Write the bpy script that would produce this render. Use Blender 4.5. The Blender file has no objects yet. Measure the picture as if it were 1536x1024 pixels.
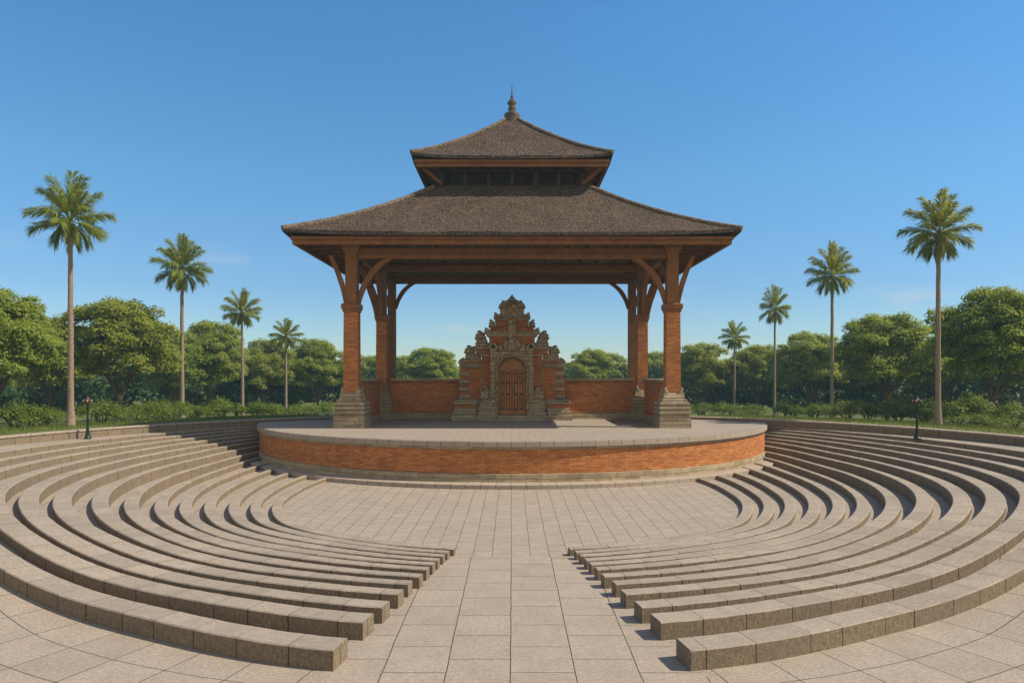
import bpy, bmesh, math, random
import numpy as np
from mathutils import Vector, Matrix
R = math.radians
rng = random.Random(7)
npr = np.random.RandomState(11)
scene = bpy.context.scene
COL = scene.collection

# ------------------------------------------------------------------ materials
def new_mat(name):
    m = bpy.data.materials.new(name); m.use_nodes = True
    nt = m.node_tree; b = nt.nodes['Principled BSDF']
    b.inputs['Specular IOR Level'].default_value = 0.25
    return m, nt, b
def nd(nt, typ, ins=None, **props):
    n = nt.nodes.new(typ)
    for k, v in props.items(): setattr(n, k, v)
    for k, v in (ins or {}).items():
        s = n.inputs[k]
        if isinstance(v, bpy.types.NodeSocket): nt.links.new(v, s)
        else: s.default_value = v
    return n
def math_n(nt, op, a, b=None, c=None):
    n = nt.nodes.new('ShaderNodeMath'); n.operation = op
    for i, v in enumerate((a, b, c)):
        if v is None: continue
        if isinstance(v, bpy.types.NodeSocket): nt.links.new(v, n.inputs[i])
        else: n.inputs[i].default_value = v
    return n.outputs[0]
def mixc(nt, f, a, b, mode='MIX'):
    n = nt.nodes.new('ShaderNodeMix'); n.data_type = 'RGBA'; n.blend_type = mode; n.clamp_factor = True
    for s, v in ((n.inputs[0], f), (n.inputs[6], a), (n.inputs[7], b)):
        if isinstance(v, bpy.types.NodeSocket): nt.links.new(v, s)
        elif isinstance(v, (int, float)): s.default_value = v
        else: s.default_value = (*v, 1) if len(v) == 3 else v
    return n.outputs[2]
def ramp(nt, f, stops):
    n = nt.nodes.new('ShaderNodeValToRGB')
    e = n.color_ramp.elements
    while len(e) < len(stops): e.new(0.5)
    for q, (p, c) in zip(e, stops):
        q.position = p; q.color = (c, c, c, 1) if isinstance(c, (int, float)) else (*c, 1)
    nt.links.new(f, n.inputs[0]); return n.outputs[0]
def noise(nt, vec, scale, detail=4, rough=.6):
    return nd(nt, 'ShaderNodeTexNoise', {'Vector': vec, 'Scale': scale, 'Detail': detail, 'Roughness': rough}).outputs[0]
def mapping(nt, vec, scale=(1, 1, 1), loc=(0, 0, 0), rot=(0, 0, 0)):
    return nd(nt, 'ShaderNodeMapping', {'Vector': vec, 'Scale': scale, 'Location': loc, 'Rotation': rot}).outputs[0]
def uvc(nt): return nd(nt, 'ShaderNodeTexCoord').outputs['UV']
def objc(nt): return nd(nt, 'ShaderNodeTexCoord').outputs['Object']
def bump(nt, b, h, strength, dist):
    n = nd(nt, 'ShaderNodeBump', {'Height': h, 'Strength': strength, 'Distance': dist})
    nt.links.new(n.outputs[0], b.inputs['Normal'])
def setc(nt, b, c, rough=.85):
    if isinstance(c, bpy.types.NodeSocket): nt.links.new(c, b.inputs['Base Color'])
    else: b.inputs['Base Color'].default_value = (*c, 1)
    b.inputs['Roughness'].default_value = rough

def m_tiles(name, c1, c2, w, h, offset=.5, joint=.01, joint_c=(.055, .040, .028), speck=30, jf=1.0, flip=False, dirt=.25):
    m, nt, b = new_mat(name); uv = uvc(nt)
    v = mapping(nt, uv, rot=(0, 0, R(90))) if flip else uv
    v = nd(nt, 'ShaderNodeVectorMath', {0: v, 1: nd(nt, 'ShaderNodeVectorMath', {0: nd(nt, 'ShaderNodeTexNoise', {'Vector': uv, 'Scale': 1.3, 'Detail': 2}).outputs['Color'], 'Scale': .03}, operation='SCALE').outputs[0]}, operation='ADD').outputs[0]
    br = nd(nt, 'ShaderNodeTexBrick', {'Vector': v, 'Color1': (1, 1, 1, 1), 'Color2': (.80, .80, .80, 1), 'Mortar': (.5, .5, .5, 1), 'Scale': 1,
        'Mortar Size': joint, 'Mortar Smooth': .3, 'Bias': 0, 'Brick Width': w, 'Row Height': h}, offset=offset, squash=1)
    n1 = noise(nt, uv, speck, 5, .8); n2 = noise(nt, uv, 2.2, 5, .6); n3 = noise(nt, mapping(nt, uv, (5, 16, 1) if not flip else (5, 16, 1)), 2.2, 5, .75)
    col = mixc(nt, ramp(nt, n1, [(.38, 0), (.62, 1)]), c1, c2)
    col = mixc(nt, .42, col, br.outputs['Color'], 'MULTIPLY')
    col = mixc(nt, math_n(nt, 'MULTIPLY', ramp(nt, n2, [(.42, 0), (.72, 1)]), dirt), col, (c2[0]*.55, c2[1]*.52, c2[2]*.5))
    col = mixc(nt, math_n(nt, 'MULTIPLY', ramp(nt, n3, [(.42, 0), (.62, 1)]), dirt*1.7), col, (c2[0]*.6, c2[1]*.58, c2[2]*.55))
    col = mixc(nt, math_n(nt, 'MULTIPLY', br.outputs['Fac'], jf), col, joint_c)
    setc(nt, b, col, .9)
    hgt = math_n(nt, 'SUBTRACT', math_n(nt, 'MULTIPLY', n1, .5), br.outputs['Fac'])
    bump(nt, b, hgt, .6, .012)
    return m

def m_bench(name, c1, c2):
    m, nt, b = new_mat(name); uv = uvc(nt)
    oi = nd(nt, 'ShaderNodeObjectInfo').outputs['Random']
    off = nd(nt, 'ShaderNodeCombineXYZ', {0: math_n(nt, 'MULTIPLY', oi, 37.0), 1: 0.0, 2: 0.0}).outputs[0]
    v = nd(nt, 'ShaderNodeVectorMath', {0: uv, 1: off}, operation='ADD').outputs[0]
    sx = nd(nt, 'ShaderNodeSeparateXYZ', {0: v}).outputs[0]
    # joints between stone blocks, spacing wobbling along the row
    wob = math_n(nt, 'MULTIPLY', noise(nt, nd(nt, 'ShaderNodeCombineXYZ', {0: sx}).outputs[0], .9, 1), .55)
    fr = math_n(nt, 'FRACT', math_n(nt, 'DIVIDE', math_n(nt, 'ADD', sx, wob), .60))
    jt = math_n(nt, 'LESS_THAN', fr, .024)
    cell = math_n(nt, 'FLOOR', math_n(nt, 'DIVIDE', math_n(nt, 'ADD', sx, wob), .60))
    tone = nd(nt, 'ShaderNodeTexWhiteNoise', {'W': cell}, noise_dimensions='1D').outputs[0]
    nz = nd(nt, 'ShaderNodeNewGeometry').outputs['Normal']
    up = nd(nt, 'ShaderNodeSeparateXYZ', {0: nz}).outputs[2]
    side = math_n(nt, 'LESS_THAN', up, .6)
    n1 = noise(nt, v, 30, 5, .8); n2 = noise(nt, v, 2.5, 4)
    st = noise(nt, mapping(nt, v, (26, 9.0, 1)), 1, 5, .75)
    st2 = noise(nt, mapping(nt, v, (6, 30, 1)), 1, 5, .75)
    col = mixc(nt, ramp(nt, n1, [(.38, 0), (.62, 1)]), c1, c2)
    col = mixc(nt, math_n(nt, 'MULTIPLY', ramp(nt, n2, [(.4, 0), (.7, 1)]), .3), col, (c2[0]*.6, c2[1]*.56, c2[2]*.5))
    col = mixc(nt, math_n(nt, 'MULTIPLY', ramp(nt, st2, [(.42, 0), (.62, 1)]), .45), col, (c2[0]*.62, c2[1]*.6, c2[2]*.58))
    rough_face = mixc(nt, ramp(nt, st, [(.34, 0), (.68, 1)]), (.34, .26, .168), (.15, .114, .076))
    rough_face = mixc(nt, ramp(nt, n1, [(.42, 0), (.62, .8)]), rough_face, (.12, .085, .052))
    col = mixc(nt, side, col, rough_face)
    col = mixc(nt, math_n(nt, 'MULTIPLY', tone, .30), col, (.13, .11, .09))
    col = mixc(nt, math_n(nt, 'MULTIPLY', jt, math_n(nt, 'ADD', .5, math_n(nt, 'MULTIPLY', side, .45))), col, (.03, .024, .018))
    setc(nt, b, col, .9)
    hgt = math_n(nt, 'SUBTRACT', math_n(nt, 'ADD', math_n(nt, 'MULTIPLY', n1, .5), math_n(nt, 'MULTIPLY', math_n(nt, 'MULTIPLY', st, side), .9)), math_n(nt, 'MULTIPLY', jt, 1.2))
    bump(nt, b, hgt, .7, .015)
    return m

def m_brick(name, c1, c2, mort, w=.25, h=.064, stain=.35):
    m, nt, b = new_mat(name); uv = uvc(nt)
    br = nd(nt, 'ShaderNodeTexBrick', {'Vector': uv, 'Color1': (*c1, 1), 'Color2': (*c2, 1), 'Mortar': (*mort, 1), 'Scale': 1,
        'Mortar Size': .006, 'Mortar Smooth': .2, 'Bias': 0, 'Brick Width': w, 'Row Height': h}, offset=.5)
    n1 = noise(nt, uv, 26, 4, .7); n2 = noise(nt, mapping(nt, uv, (1.2, 3.5, 1)), 1.0, 5, .65)
    n3 = noise(nt, mapping(nt, uv, (3.5, 14, 1)), 1.0, 3, .6)
    col = mixc(nt, ramp(nt, n1, [(.35, 0), (.75, .55)]), br.outputs['Color'], (c2[0]*.45, c2[1]*.4, c2[2]*.4))
    col = mixc(nt, math_n(nt, 'MULTIPLY', ramp(nt, n2, [(.42, 0), (.7, 1)]), stain), col, (.11, .055, .03))
    col = mixc(nt, math_n(nt, 'MULTIPLY', ramp(nt, n3, [(.5, 0), (.75, 1)]), .45), col, (c1[0]*1.15, c1[1]*1.35, c1[2]*1.5))
    setc(nt, b, col, .9)
    bump(nt, b, math_n(nt, 'SUBTRACT', math_n(nt, 'MULTIPLY', n1, .5), br.outputs['Fac']), .7, .012)
    return m

def m_stone(name, c1, c2, carved=0.0, w=.42, h=.13):
    m, nt, b = new_mat(name); uv = uvc(nt); ob = objc(nt)
    n1 = noise(nt, ob, 24, 5, .7); n2 = noise(nt, ob, 3.2, 5, .65); n3 = noise(nt, mapping(nt, ob, (2, 2, 11)), 1.6, 4, .7)
    br = nd(nt, 'ShaderNodeTexBrick', {'Vector': uv, 'Color1': (1, 1, 1, 1), 'Color2': (.62, .62, .62, 1), 'Mortar': (.2, .2, .2, 1), 'Scale': 1,
        'Mortar Size': .006, 'Mortar Smooth': .3, 'Brick Width': w, 'Row Height': h}, offset=.4)
    col = mixc(nt, ramp(nt, n1, [(.3, 0), (.7, 1)]), c1, c2)
    col = mixc(nt, ramp(nt, n2, [(.44, 0), (.76, .55)]), col, (c2[0]*.42, c2[1]*.40, c2[2]*.36))
    col = mixc(nt, ramp(nt, n3, [(.5, 0), (.75, .5)]), col, (c1[0]*1.25, c1[1]*1.2, c1[2]*1.05))
    col = mixc(nt, .8, col, br.outputs['Color'], 'MULTIPLY')
    hgt = math_n(nt, 'SUBTRACT', n1, math_n(nt, 'MULTIPLY', br.outputs['Fac'], .8))
    if carved:
        vc = nd(nt, 'ShaderNodeTexVoronoi', {'Vector': ob, 'Scale': 7.5}, feature='DISTANCE_TO_EDGE').outputs['Distance']
        col = mixc(nt, ramp(nt, vc, [(.0, .6), (.10, 0)]), col, (c2[0]*.22, c2[1]*.2, c2[2]*.18))
        hgt = math_n(nt, 'ADD', hgt, math_n(nt, 'MULTIPLY', math_n(nt, 'MINIMUM', vc, .15), 6.0))
        vo = nd(nt, 'ShaderNodeTexVoronoi', {'Vector': ob, 'Scale': 11.0}, feature='SMOOTH_F1').outputs['Distance']
        hgt = math_n(nt, 'SUBTRACT', hgt, math_n(nt, 'MULTIPLY', vo, 1.3*carved))
    setc(nt, b, col, .92)
    bump(nt, b, hgt, .9, .03 if carved else .015)
    return m

def m_wood(name, c1, c2, rough=.6):
    m, nt, b = new_mat(name); ob = objc(nt)
    n1 = noise(nt, mapping(nt, uvc(nt), (2.0, 34, 1)), 1.0, 4, .6); n2 = noise(nt, ob, 2.3, 4); n3 = noise(nt, ob, 30, 2)
    col = mixc(nt, ramp(nt, n1, [(.3, 0), (.7, 1)]), c1, c2)
    col = mixc(nt, ramp(nt, n2, [(.4, 0), (.75, .55)]), col, (c2[0]*.5, c2[1]*.45, c2[2]*.4))
    setc(nt, b, col, rough)
    bump(nt, b, math_n(nt, 'ADD', n1, math_n(nt, 'MULTIPLY', n3, .3)), .4, .01)
    return m

def m_thatch(name, c1, c2):
    m, nt, b = new_mat(name); ob = objc(nt)
    n1 = noise(nt, ob, 9, 5, .8); n2 = noise(nt, ob, 1.1, 4); n3 = noise(nt, mapping(nt, ob, (1, 1, 1.6)), 17, 3, .8)
    vo = nd(nt, 'ShaderNodeTexVoronoi', {'Vector': ob, 'Scale': 11.0, 'Randomness': 1.0}).outputs['Distance']
    col = mixc(nt, ramp(nt, n1, [(.42, 0), (.58, 1)]), c2, c1)
    col = mixc(nt, ramp(nt, n3, [(.48, 0), (.64, .85)]), col, (c1[0]*1.6, c1[1]*1.5, c1[2]*1.4))
    col = mixc(nt, ramp(nt, n3, [(.36, .9), (.48, 0)]), col, c2)
    col = mixc(nt, ramp(nt, n2, [(.38, 0), (.75, .4)]), col, (c2[0]*.6, c2[1]*.6, c2[2]*.6))
    setc(nt, b, col, .95)
    bump(nt, b, math_n(nt, 'ADD', math_n(nt, 'ADD', n1, n3), math_n(nt, 'MULTIPLY', vo, -.8)), 1.0, .07)
    return m

def m_leaf(name, c_dark, c_light, trans=.35, rough=.55):
    m, nt, b = new_mat(name)
    rnd = nd(nt, 'ShaderNodeNewGeometry').outputs['Random Per Island']
    oi = nd(nt, 'ShaderNodeObjectInfo').outputs['Random']
    big = noise(nt, objc(nt), 1.1, 2)
    f = math_n(nt, 'ADD', math_n(nt, 'MULTIPLY', rnd, .65), math_n(nt, 'MULTIPLY', big, .35))
    col = mixc(nt, f, c_dark, c_light)
    col = mixc(nt, math_n(nt, 'MULTIPLY', oi, .2), col, (c_dark[0]*.8, c_light[1]*.75, c_dark[2]*1.1))
    setc(nt, b, col, rough)
    tr = nd(nt, 'ShaderNodeBsdfTranslucent', {'Color': mixc(nt, .5, col, (c_light[0]*1.3, c_light[1]*1.2, c_light[2]*.4))})
    mx = nd(nt, 'ShaderNodeMixShader', {0: trans, 1: b.outputs[0], 2: tr.outputs[0]})
    nt.links.new(mx.outputs[0], nt.nodes['Material Output'].inputs[0])
    return m

def m_bark(name, c1, c2, ringed=False):
    m, nt, b = new_mat(name); ob = objc(nt)
    n1 = noise(nt, mapping(nt, ob, (9, 9, 30 if ringed else 2.4)), 1.0, 4, .65); n2 = noise(nt, ob, 22, 3)
    col = mixc(nt, ramp(nt, n1, [(.34, 0), (.68, 1)]), c1, c2)
    setc(nt, b, col, .9)
    bump(nt, b, math_n(nt, 'ADD', n1, math_n(nt, 'MULTIPLY', n2, .4)), .8, .03)
    return m

def m_plain(name, c, rough=.5, metal=0.0, var=.25):
    m, nt, b = new_mat(name)
    n1 = noise(nt, objc(nt), 14, 4)
    setc(nt, b, mixc(nt, math_n(nt, 'MULTIPLY', n1, var*2), c, (c[0]*.5, c[1]*.5, c[2]*.5)), rough)
    b.inputs['Metallic'].default_value = metal
    return m

M = {}
PAVE1, PAVE2 = (.43, .36, .288), (.28, .23, .18)
M['aisle'] = m_tiles('aisle_pavers', PAVE1, PAVE2, .70, .648, .5, .0062, flip=True)
M['orch'] = m_tiles('orchestra_pavers', PAVE1, PAVE2, .42, .315, .5, .0065, jf=.75, flip=True)
M['radial'] = m_tiles('radial_pavers', PAVE1, PAVE2, .685, .62, 0.0, .0062)
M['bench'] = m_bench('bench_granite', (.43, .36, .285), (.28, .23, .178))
M['stagefloor'] = m_tiles('stage_pavers', (.40, .335, .268), (.28, .23, .182), .46, .30, .5, .006, jf=.7)
M['coping'] = m_tiles('coping_stone', (.45, .37, .29), (.33, .265, .2), .38, .6, 0.0, .008, jf=.9)
M['brick'] = m_brick('orange_brick', (.64, .25, .074), (.43, .148, .040), (.17, .075, .035))
M['brickd'] = m_brick('gate_brick', (.62, .215, .056), (.41, .13, .032), (.13, .065, .035), .22, .07, .45)
M['stone'] = m_stone('weathered_stone', (.52, .41, .26), (.33, .26, .165))
M['carved'] = m_stone('carved_stone', (.64, .48, .28), (.46, .34, .195), 1.0, .3, .11)
M['wood'] = m_wood('brown_timber', (.30, .118, .030), (.165, .062, .015))
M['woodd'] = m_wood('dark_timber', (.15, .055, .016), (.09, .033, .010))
M['finial'] = m_stone('dark_finial_stone', (.25, .20, .145), (.12, .095, .07), 1.0)
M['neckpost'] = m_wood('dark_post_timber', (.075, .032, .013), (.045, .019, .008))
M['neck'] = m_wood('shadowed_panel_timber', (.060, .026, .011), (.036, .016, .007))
M['door'] = m_wood('door_timber', (.46, .20, .042), (.29, .118, .024), .5)
M['thatch'] = m_thatch('grey_brown_thatch', (.140, .098, .070), (.022, .016, .011))
M['ridge'] = m_thatch('ridge_thatch', (.27, .21, .15), (.08, .06, .045))
M['grassg'] = None
M['bark'] = m_bark('tree_bark', (.17, .115, .07), (.075, .05, .03))
M['palmbark'] = m_bark('palm_bark', (.36, .275, .195), (.14, .10, .068), True)
M['leaf'] = m_leaf('broad_leaf', (.095, .155, .025), (.38, .405, .085), .5)
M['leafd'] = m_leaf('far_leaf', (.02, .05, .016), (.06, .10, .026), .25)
M['shrub'] = m_leaf('shrub_leaf', (.06, .11, .013), (.21, .25, .042))
M['palm'] = m_leaf('palm_leaf', (.11, .155, .024), (.38, .38, .085), .45, .45)
M['grassb'] = m_leaf('grass_blade', (.07, .10, .012), (.17, .19, .03), .3)
M['lampg'] = m_plain('green_enamel', (.008, .030, .018), .4)
M['lampb'] = m_plain('brown_lantern_metal', (.07, .04, .03), .5)
M['lampw'] = m_plain('pale_lantern_glass', (.40, .31, .25), .3)
def m_lawn():
    m, nt, b = new_mat('lawn_turf'); ob = objc(nt)
    n1 = noise(nt, ob, 9, 5, .7); n2 = noise(nt, ob, .6, 4)
    col = mixc(nt, ramp(nt, n1, [(.3, 0), (.7, 1)]), (.06, .085, .012), (.14, .155, .028))
    col = mixc(nt, ramp(nt, n2, [(.4, 0), (.7, .6)]), col, (.085, .085, .022))
    setc(nt, b, col, .95); bump(nt, b, n1, 1, .06)
    return m
M['grassg'] = m_lawn()

# ------------------------------------------------------------------ mesh builder (UV in metres)
class MB:
    def __init__(s): s.v = []; s.f = []; s.uv = []; s.mi = []; s.sm = []
    def add(s, vs, fs, uvs=None, mi=0, smooth=False):
        o = len(s.v); s.v += [tuple(p) for p in vs]
        for k, f in enumerate(fs):
            s.f.append([i + o for i in f]); s.mi.append(mi); s.sm.append(smooth)
            if uvs: s.uv.append(uvs[k])
            else:
                P = [Vector(vs[i]) for i in f]
                n = (P[1]-P[0]).cross(P[2]-P[0])
                if n.length < 1e-9 and len(P) > 3: n = (P[2]-P[0]).cross(P[3]-P[0])
                a = [abs(c) for c in n]
                if a[2] >= a[0] and a[2] >= a[1]: s.uv.append([(p.x, p.y) for p in P])
                elif a[0] >= a[1]: s.uv.append([(p.y, p.z) for p in P])
                else: s.uv.append([(p.x, p.z) for p in P])
    def box(s, x0, x1, y0, y1, z0, z1, bev=0.0, mi=0):
        if x0 > x1: x0, x1 = x1, x0
        b = min(bev, .45*(x1-x0), .45*(y1-y0), .45*(z1-z0))
        if b <= 0:
            vs = [(x, y, z) for z in (z0, z1) for y in (y0, y1) for x in (x0, x1)]
            s.add(vs, [(0, 2, 3, 1), (4, 5, 7, 6), (0, 1, 5, 4), (2, 6, 7, 3), (0, 4, 6, 2), (1, 3, 7, 5)], mi=mi); return
        lv = [(z0, b), (z0+b, 0), (z1-b, 0), (z1, b)]
        vs = []
        for z, i in lv: vs += [(x0+i, y0+i, z), (x1-i, y0+i, z), (x1-i, y1-i, z), (x0+i, y1-i, z)]
        fs = [(3, 2, 1, 0), (12, 13, 14, 15)]
        for k in range(3):
            for j in range(4): fs.append((k*4+j, k*4+(j+1) % 4, k*4+4+(j+1) % 4, k*4+4+j))
        s.add(vs, fs, mi=mi)
    def sq(s, cx, cy, prof, ratio=1.0, mi=0):           # square stack: prof [(half, z)]
        vs = []
        for h, z in prof: vs += [(cx-h, cy-h*ratio, z), (cx+h, cy-h*ratio, z), (cx+h, cy+h*ratio, z), (cx-h, cy+h*ratio, z)]
        n = len(prof); fs = [(3, 2, 1, 0), tuple(range(4*n-4, 4*n))]
        for k in range(n-1):
            for j in range(4): fs.append((k*4+j, k*4+(j+1) % 4, k*4+4+(j+1) % 4, k*4+4+j))
        s.add(vs, fs, mi=mi)
    def lathe(s, cx, cy, prof, a0=0, a1=360, n=32, mi=0, smooth=True, ur=None):   # prof [(r, z)], angles in degrees from +x
        full = abs(a1-a0-360) < 1e-6; m = n if full else n+1
        vs = []; fs = []; uvs = []
        for i in range(m):
            a = R(a0+(a1-a0)*i/n)
            for r, z in prof: vs.append((cx+r*math.cos(a), cy+r*math.sin(a), z))
        k = len(prof); w = [0]
        for j in range(1, k): w.append(w[-1]+math.hypot(prof[j][0]-prof[j-1][0], prof[j][1]-prof[j-1][1]))
        rr = ur or max(p[0] for p in prof)
        for i in range(n):
            i2 = (i+1) % m
            u0 = R((a1-a0)*i/n)*rr; u1 = R((a1-a0)*(i+1)/n)*rr
            for j in range(k-1):
                fs.append((i*k+j, i2*k+j, i2*k+j+1, i*k+j+1)); uvs.append([(u0, w[j]), (u1, w[j]), (u1, w[j+1]), (u0, w[j+1])])
        s.add(vs, fs, uvs, mi, smooth)
    def tube(s, pts, rad, n=8, mi=0, smooth=True, cap=True):
        pts = [Vector(p) for p in pts]; vs = []; fs = []; uvs = []; L = 0
        up = Vector((0, 0, 1)); prev = None; Ls = []
        for i, p in enumerate(pts):
            t = (pts[min(i+1, len(pts)-1)]-pts[max(i-1, 0)]).normalized()
            if prev is None: a = t.cross(up if abs(t.z) < .9 else Vector((1, 0, 0))).normalized()
            else: a = (prev-t*prev.dot(t)).normalized()
            prev = a; b = t.cross(a)
            if i: L += (p-pts[i-1]).length
            Ls.append(L); r = rad[i] if isinstance(rad, (list, tuple)) else rad
            for k in range(n):
                q = 2*math.pi*k/n; vs.append(p+(a*math.cos(q)+b*math.sin(q))*r)
        for i in range(len(pts)-1):
            for k in range(n):
                k2 = (k+1) % n; fs.append((i*n+k, i*n+k2, (i+1)*n+k2, (i+1)*n+k))
                uvs.append([(Ls[i], k/n), (Ls[i], (k+1)/n), (Ls[i+1], (k+1)/n), (Ls[i+1], k/n)])
        s.add(vs, fs, uvs, mi, smooth)
        if cap: s.add([vs[k] for k in range(n)], [tuple(range(n-1, -1, -1))], mi=mi); s.add([vs[-n+k] for k in range(n)], [tuple(range(n))], mi=mi)
    def beam(s, p, q, w, h, mi=0, up=(0, 0, 1)):          # rectangular bar from p to q
        p = Vector(p); q = Vector(q); t = (q-p).normalized(); a = t.cross(Vector(up))
        a = a.normalized() if a.length > 1e-6 else Vector((1, 0, 0)); b = a.cross(t)
        L = (q-p).length; vs = []
        for o in (p, q):
            for i, j in ((-1, -1), (1, -1), (1, 1), (-1, 1)): vs.append(o+a*(i*w/2)+b*(j*h/2))
        fs = [(3, 2, 1, 0), (4, 5, 6, 7)] + [(j, (j+1) % 4, 4+(j+1) % 4, 4+j) for j in range(4)]
        uvs = [[(0, 0), (0, w), (h, w), (h, 0)]]*2 + [[(0, j*.4), (0, j*.4+w), (L, j*.4+w), (L, j*.4)] for j in range(4)]
        s.add(vs, fs, uvs, mi)
    def curve_beam(s, pts, w, h, nrm):                    # bent timber: rectangle swept along pts, nrm = side direction
        nrm = Vector(nrm).normalized(); pts = [Vector(p) for p in pts]; vs = []; L = 0; Ls = []
        for i, p in enumerate(pts):
            t = (pts[min(i+1, len(pts)-1)]-pts[max(i-1, 0)]).normalized(); b = nrm.cross(t).normalized()
            hh = h[i] if isinstance(h, (list, tuple)) else h
            if i: L += (p-pts[i-1]).length
            Ls.append(L)
            for a, c in ((-1, -1), (1, -1), (1, 1), (-1, 1)): vs.append(p+nrm*(a*w/2)+b*(c*hh/2))
        fs = [(3, 2, 1, 0), tuple(range(len(vs)-4, len(vs)))]; uvs = [[(0, 0), (0, w), (.1, w), (.1, 0)]]*2
        for i in range(len(pts)-1):
            for j in range(4):
                fs.append((i*4+j, i*4+(j+1) % 4, i*4+4+(j+1) % 4, i*4+4+j)); uvs.append([(Ls[i], j*.4), (Ls[i], j*.4+w), (Ls[i+1], j*.4+w), (Ls[i+1], j*.4)])
        s.add(vs, fs, uvs)
    def prism(s, outline, y0, y1, mi=0, inset=0.0):       # outline [(x,z)] in the facade plane, y0 = front
        n = len(outline); cx = sum(p[0] for p in outline)/n; cz = sum(p[1] for p in outline)/n
        if inset:
            fr = [(cx+(x-cx)*(1-inset), cz+(z-cz)*(1-inset)) for x, z in outline]; ym = y0+(y1-y0)*.35
            vs = [(x, y0, z) for x, z in fr]+[(x, ym, z) for x, z in outline]+[(x, y1, z) for x, z in outline]; k = 3
        else: vs = [(x, y0, z) for x, z in outline]+[(x, y1, z) for x, z in outline]; k = 2
        fs = [tuple(range(n)), tuple(range(k*n-1, (k-1)*n-1, -1))]
        for q in range(k-1):
            for j in range(n): fs.append((q*n+(j+1) % n, q*n+j, q*n+n+j, q*n+n+(j+1) % n))
        s.add(vs, fs, mi=mi)
    def mesh(s, name, mats):
        me = bpy.data.meshes.new(name); me.from_pydata(s.v, [], s.f)
        for m in (mats if isinstance(mats, (list, tuple)) else [mats]): me.materials.append(m)
        uvl = me.uv_layers.new(name='UVMap')
        flat = [c for f in s.uv for p in f for c in p]
        uvl.data.foreach_set('uv', flat)
        me.polygons.foreach_set('material_index', s.mi); me.polygons.foreach_set('use_smooth', s.sm)
        me.update()
        return me
    def build(s, name, mats, parent=None, fix=True):
        me = s.mesh(name, mats)
        if fix:
            bm = bmesh.new(); bm.from_mesh(me); bmesh.ops.recalc_face_normals(bm, faces=bm.faces); bm.to_mesh(me); bm.free()
        return link(name, me, parent)

def link(name, me, parent=None, loc=None):
    o = bpy.data.objects.new(name, me); COL.objects.link(o)
    if parent is not None:
        o.parent = parent
        # parents are never rotated or scaled here: keep world coordinates of the mesh
        w = Vector((0, 0, 0)); p = parent
        while p is not None: w += p.location; p = p.parent
        if me is not None and loc is None: o.location = -w
    if loc is not None: o.location = loc
    return o
def tag(o, label, cat, group=None, kind=None):
    o['label'] = label; o['category'] = cat
    if group: o['group'] = group
    if kind: o['kind'] = kind
    return o
def struct(o): o['kind'] = 'structure'; return o
def thing(name, loc, label, cat, group=None):
    o = link(name, None, None, loc); return tag(o, label, cat, group)
def copy_tree(o, parent=None):
    c = o.copy(); COL.objects.link(c); c.parent = parent
    for ch in [q for q in bpy.data.objects if q.parent == o]: copy_tree(ch, c)
    return c

# ------------------------------------------------------------------ plan of the amphitheatre
F, H, D = 1100.0, 3.0, 16.75           # ring centre lies D in front of the camera
def cx_(px, d): return (px-768.0)*d/F
TH = [10, 30, 45, 60, 75, 90, 105, 120, 135]
RK = {1: [4.57, 4.63, 4.74, 4.89, 5.00, 5.20, 5.50, 6.05, 6.80],
      3: [5.10, 5.15, 5.33, 5.60, 5.82, 6.18, 6.68, 7.52, 8.70],
      6: [5.96, 6.08, 6.40, 6.74, 7.19, 7.80, 8.62, 9.78, 11.7],
      8: [6.75, 6.92, 7.36, 7.86, 8.32, 8.92, 9.66, 10.65, 12.4],
      9: [7.22, 7.36, 7.86, 8.46, 8.95, 9.50, 10.12, 11.05, 12.7],
      11: [8.33, 8.33, 8.83, 9.46, 10.02, 10.55, 11.12, 11.95, 13.1],
      12: [9.18, 9.03, 9.43, 10.05, 10.68, 11.25, 11.76, 12.42, 13.4],
      13: [9.9, 9.75, 10.15, 10.75, 11.35, 11.90, 12.35, 12.92, 13.68],
      14: [10.6, 10.5, 10.9, 11.5, 12.1, 12.65, 13.05, 13.45, 13.88]}
ZT = [.10, .11, .12, .14, .16, .20, .34, .49, .61, .71, .81, .89, .97, 1.05]
HN = list(np.linspace(.12, .215, 12))+[.215, .215]
WD = list(np.linspace(.22, .35, 12))+[.36, .36]
RW = 14.0
def smooth(t): t = min(1, max(0, t)); return t*t*(3-2*t)
def sdeg(th): return smooth((th-30)/40.0)
def hermite(x, xs, ys):
    if x <= xs[0]: return ys[0]
    n = len(xs)
    if x >= xs[-1]: return ys[-1]+(x-xs[-1])*(ys[-1]-ys[-2])/(xs[-1]-xs[-2])
    k = max(i for i in range(n-1) if xs[i] <= x)
    def sl(i):
        if i == 0: return 0
        if i == n-1: return (ys[-1]-ys[-2])/(xs[-1]-xs[-2])
        return (ys[i+1]-ys[i-1])/(xs[i+1]-xs[i-1])
    h = xs[k+1]-xs[k]; t = (x-xs[k])/h
    return (2*t**3-3*t*t+1)*ys[k]+(t**3-2*t*t+t)*h*sl(k)+(3*t*t-2*t**3)*ys[k+1]+(t**3-t*t)*h*sl(k+1)
WA = [.13, .135, .14, .14, .15, .155, .165, .18, .22, .26, .32, .355, .36, .36]
def r_base(i, th):                      # i 1..14
    ks = sorted(RK)
    if i in RK: return hermite(th, TH, RK[i])
    lo = max(k for k in ks if k < i); hi = min(k for k in ks if k > i); t = (i-lo)/(hi-lo)
    return hermite(th, TH, RK[lo])*(1-t)+hermite(th, TH, RK[hi])*t
def r_out(i, th):
    r = r_base(i, th)
    if i == 14: return max(r+.2, RW+.02)
    return min(r+WD[i-1]*(1-.36*smooth((th-76)/34.0)), r_base(i+1, th)-.03)
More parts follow.
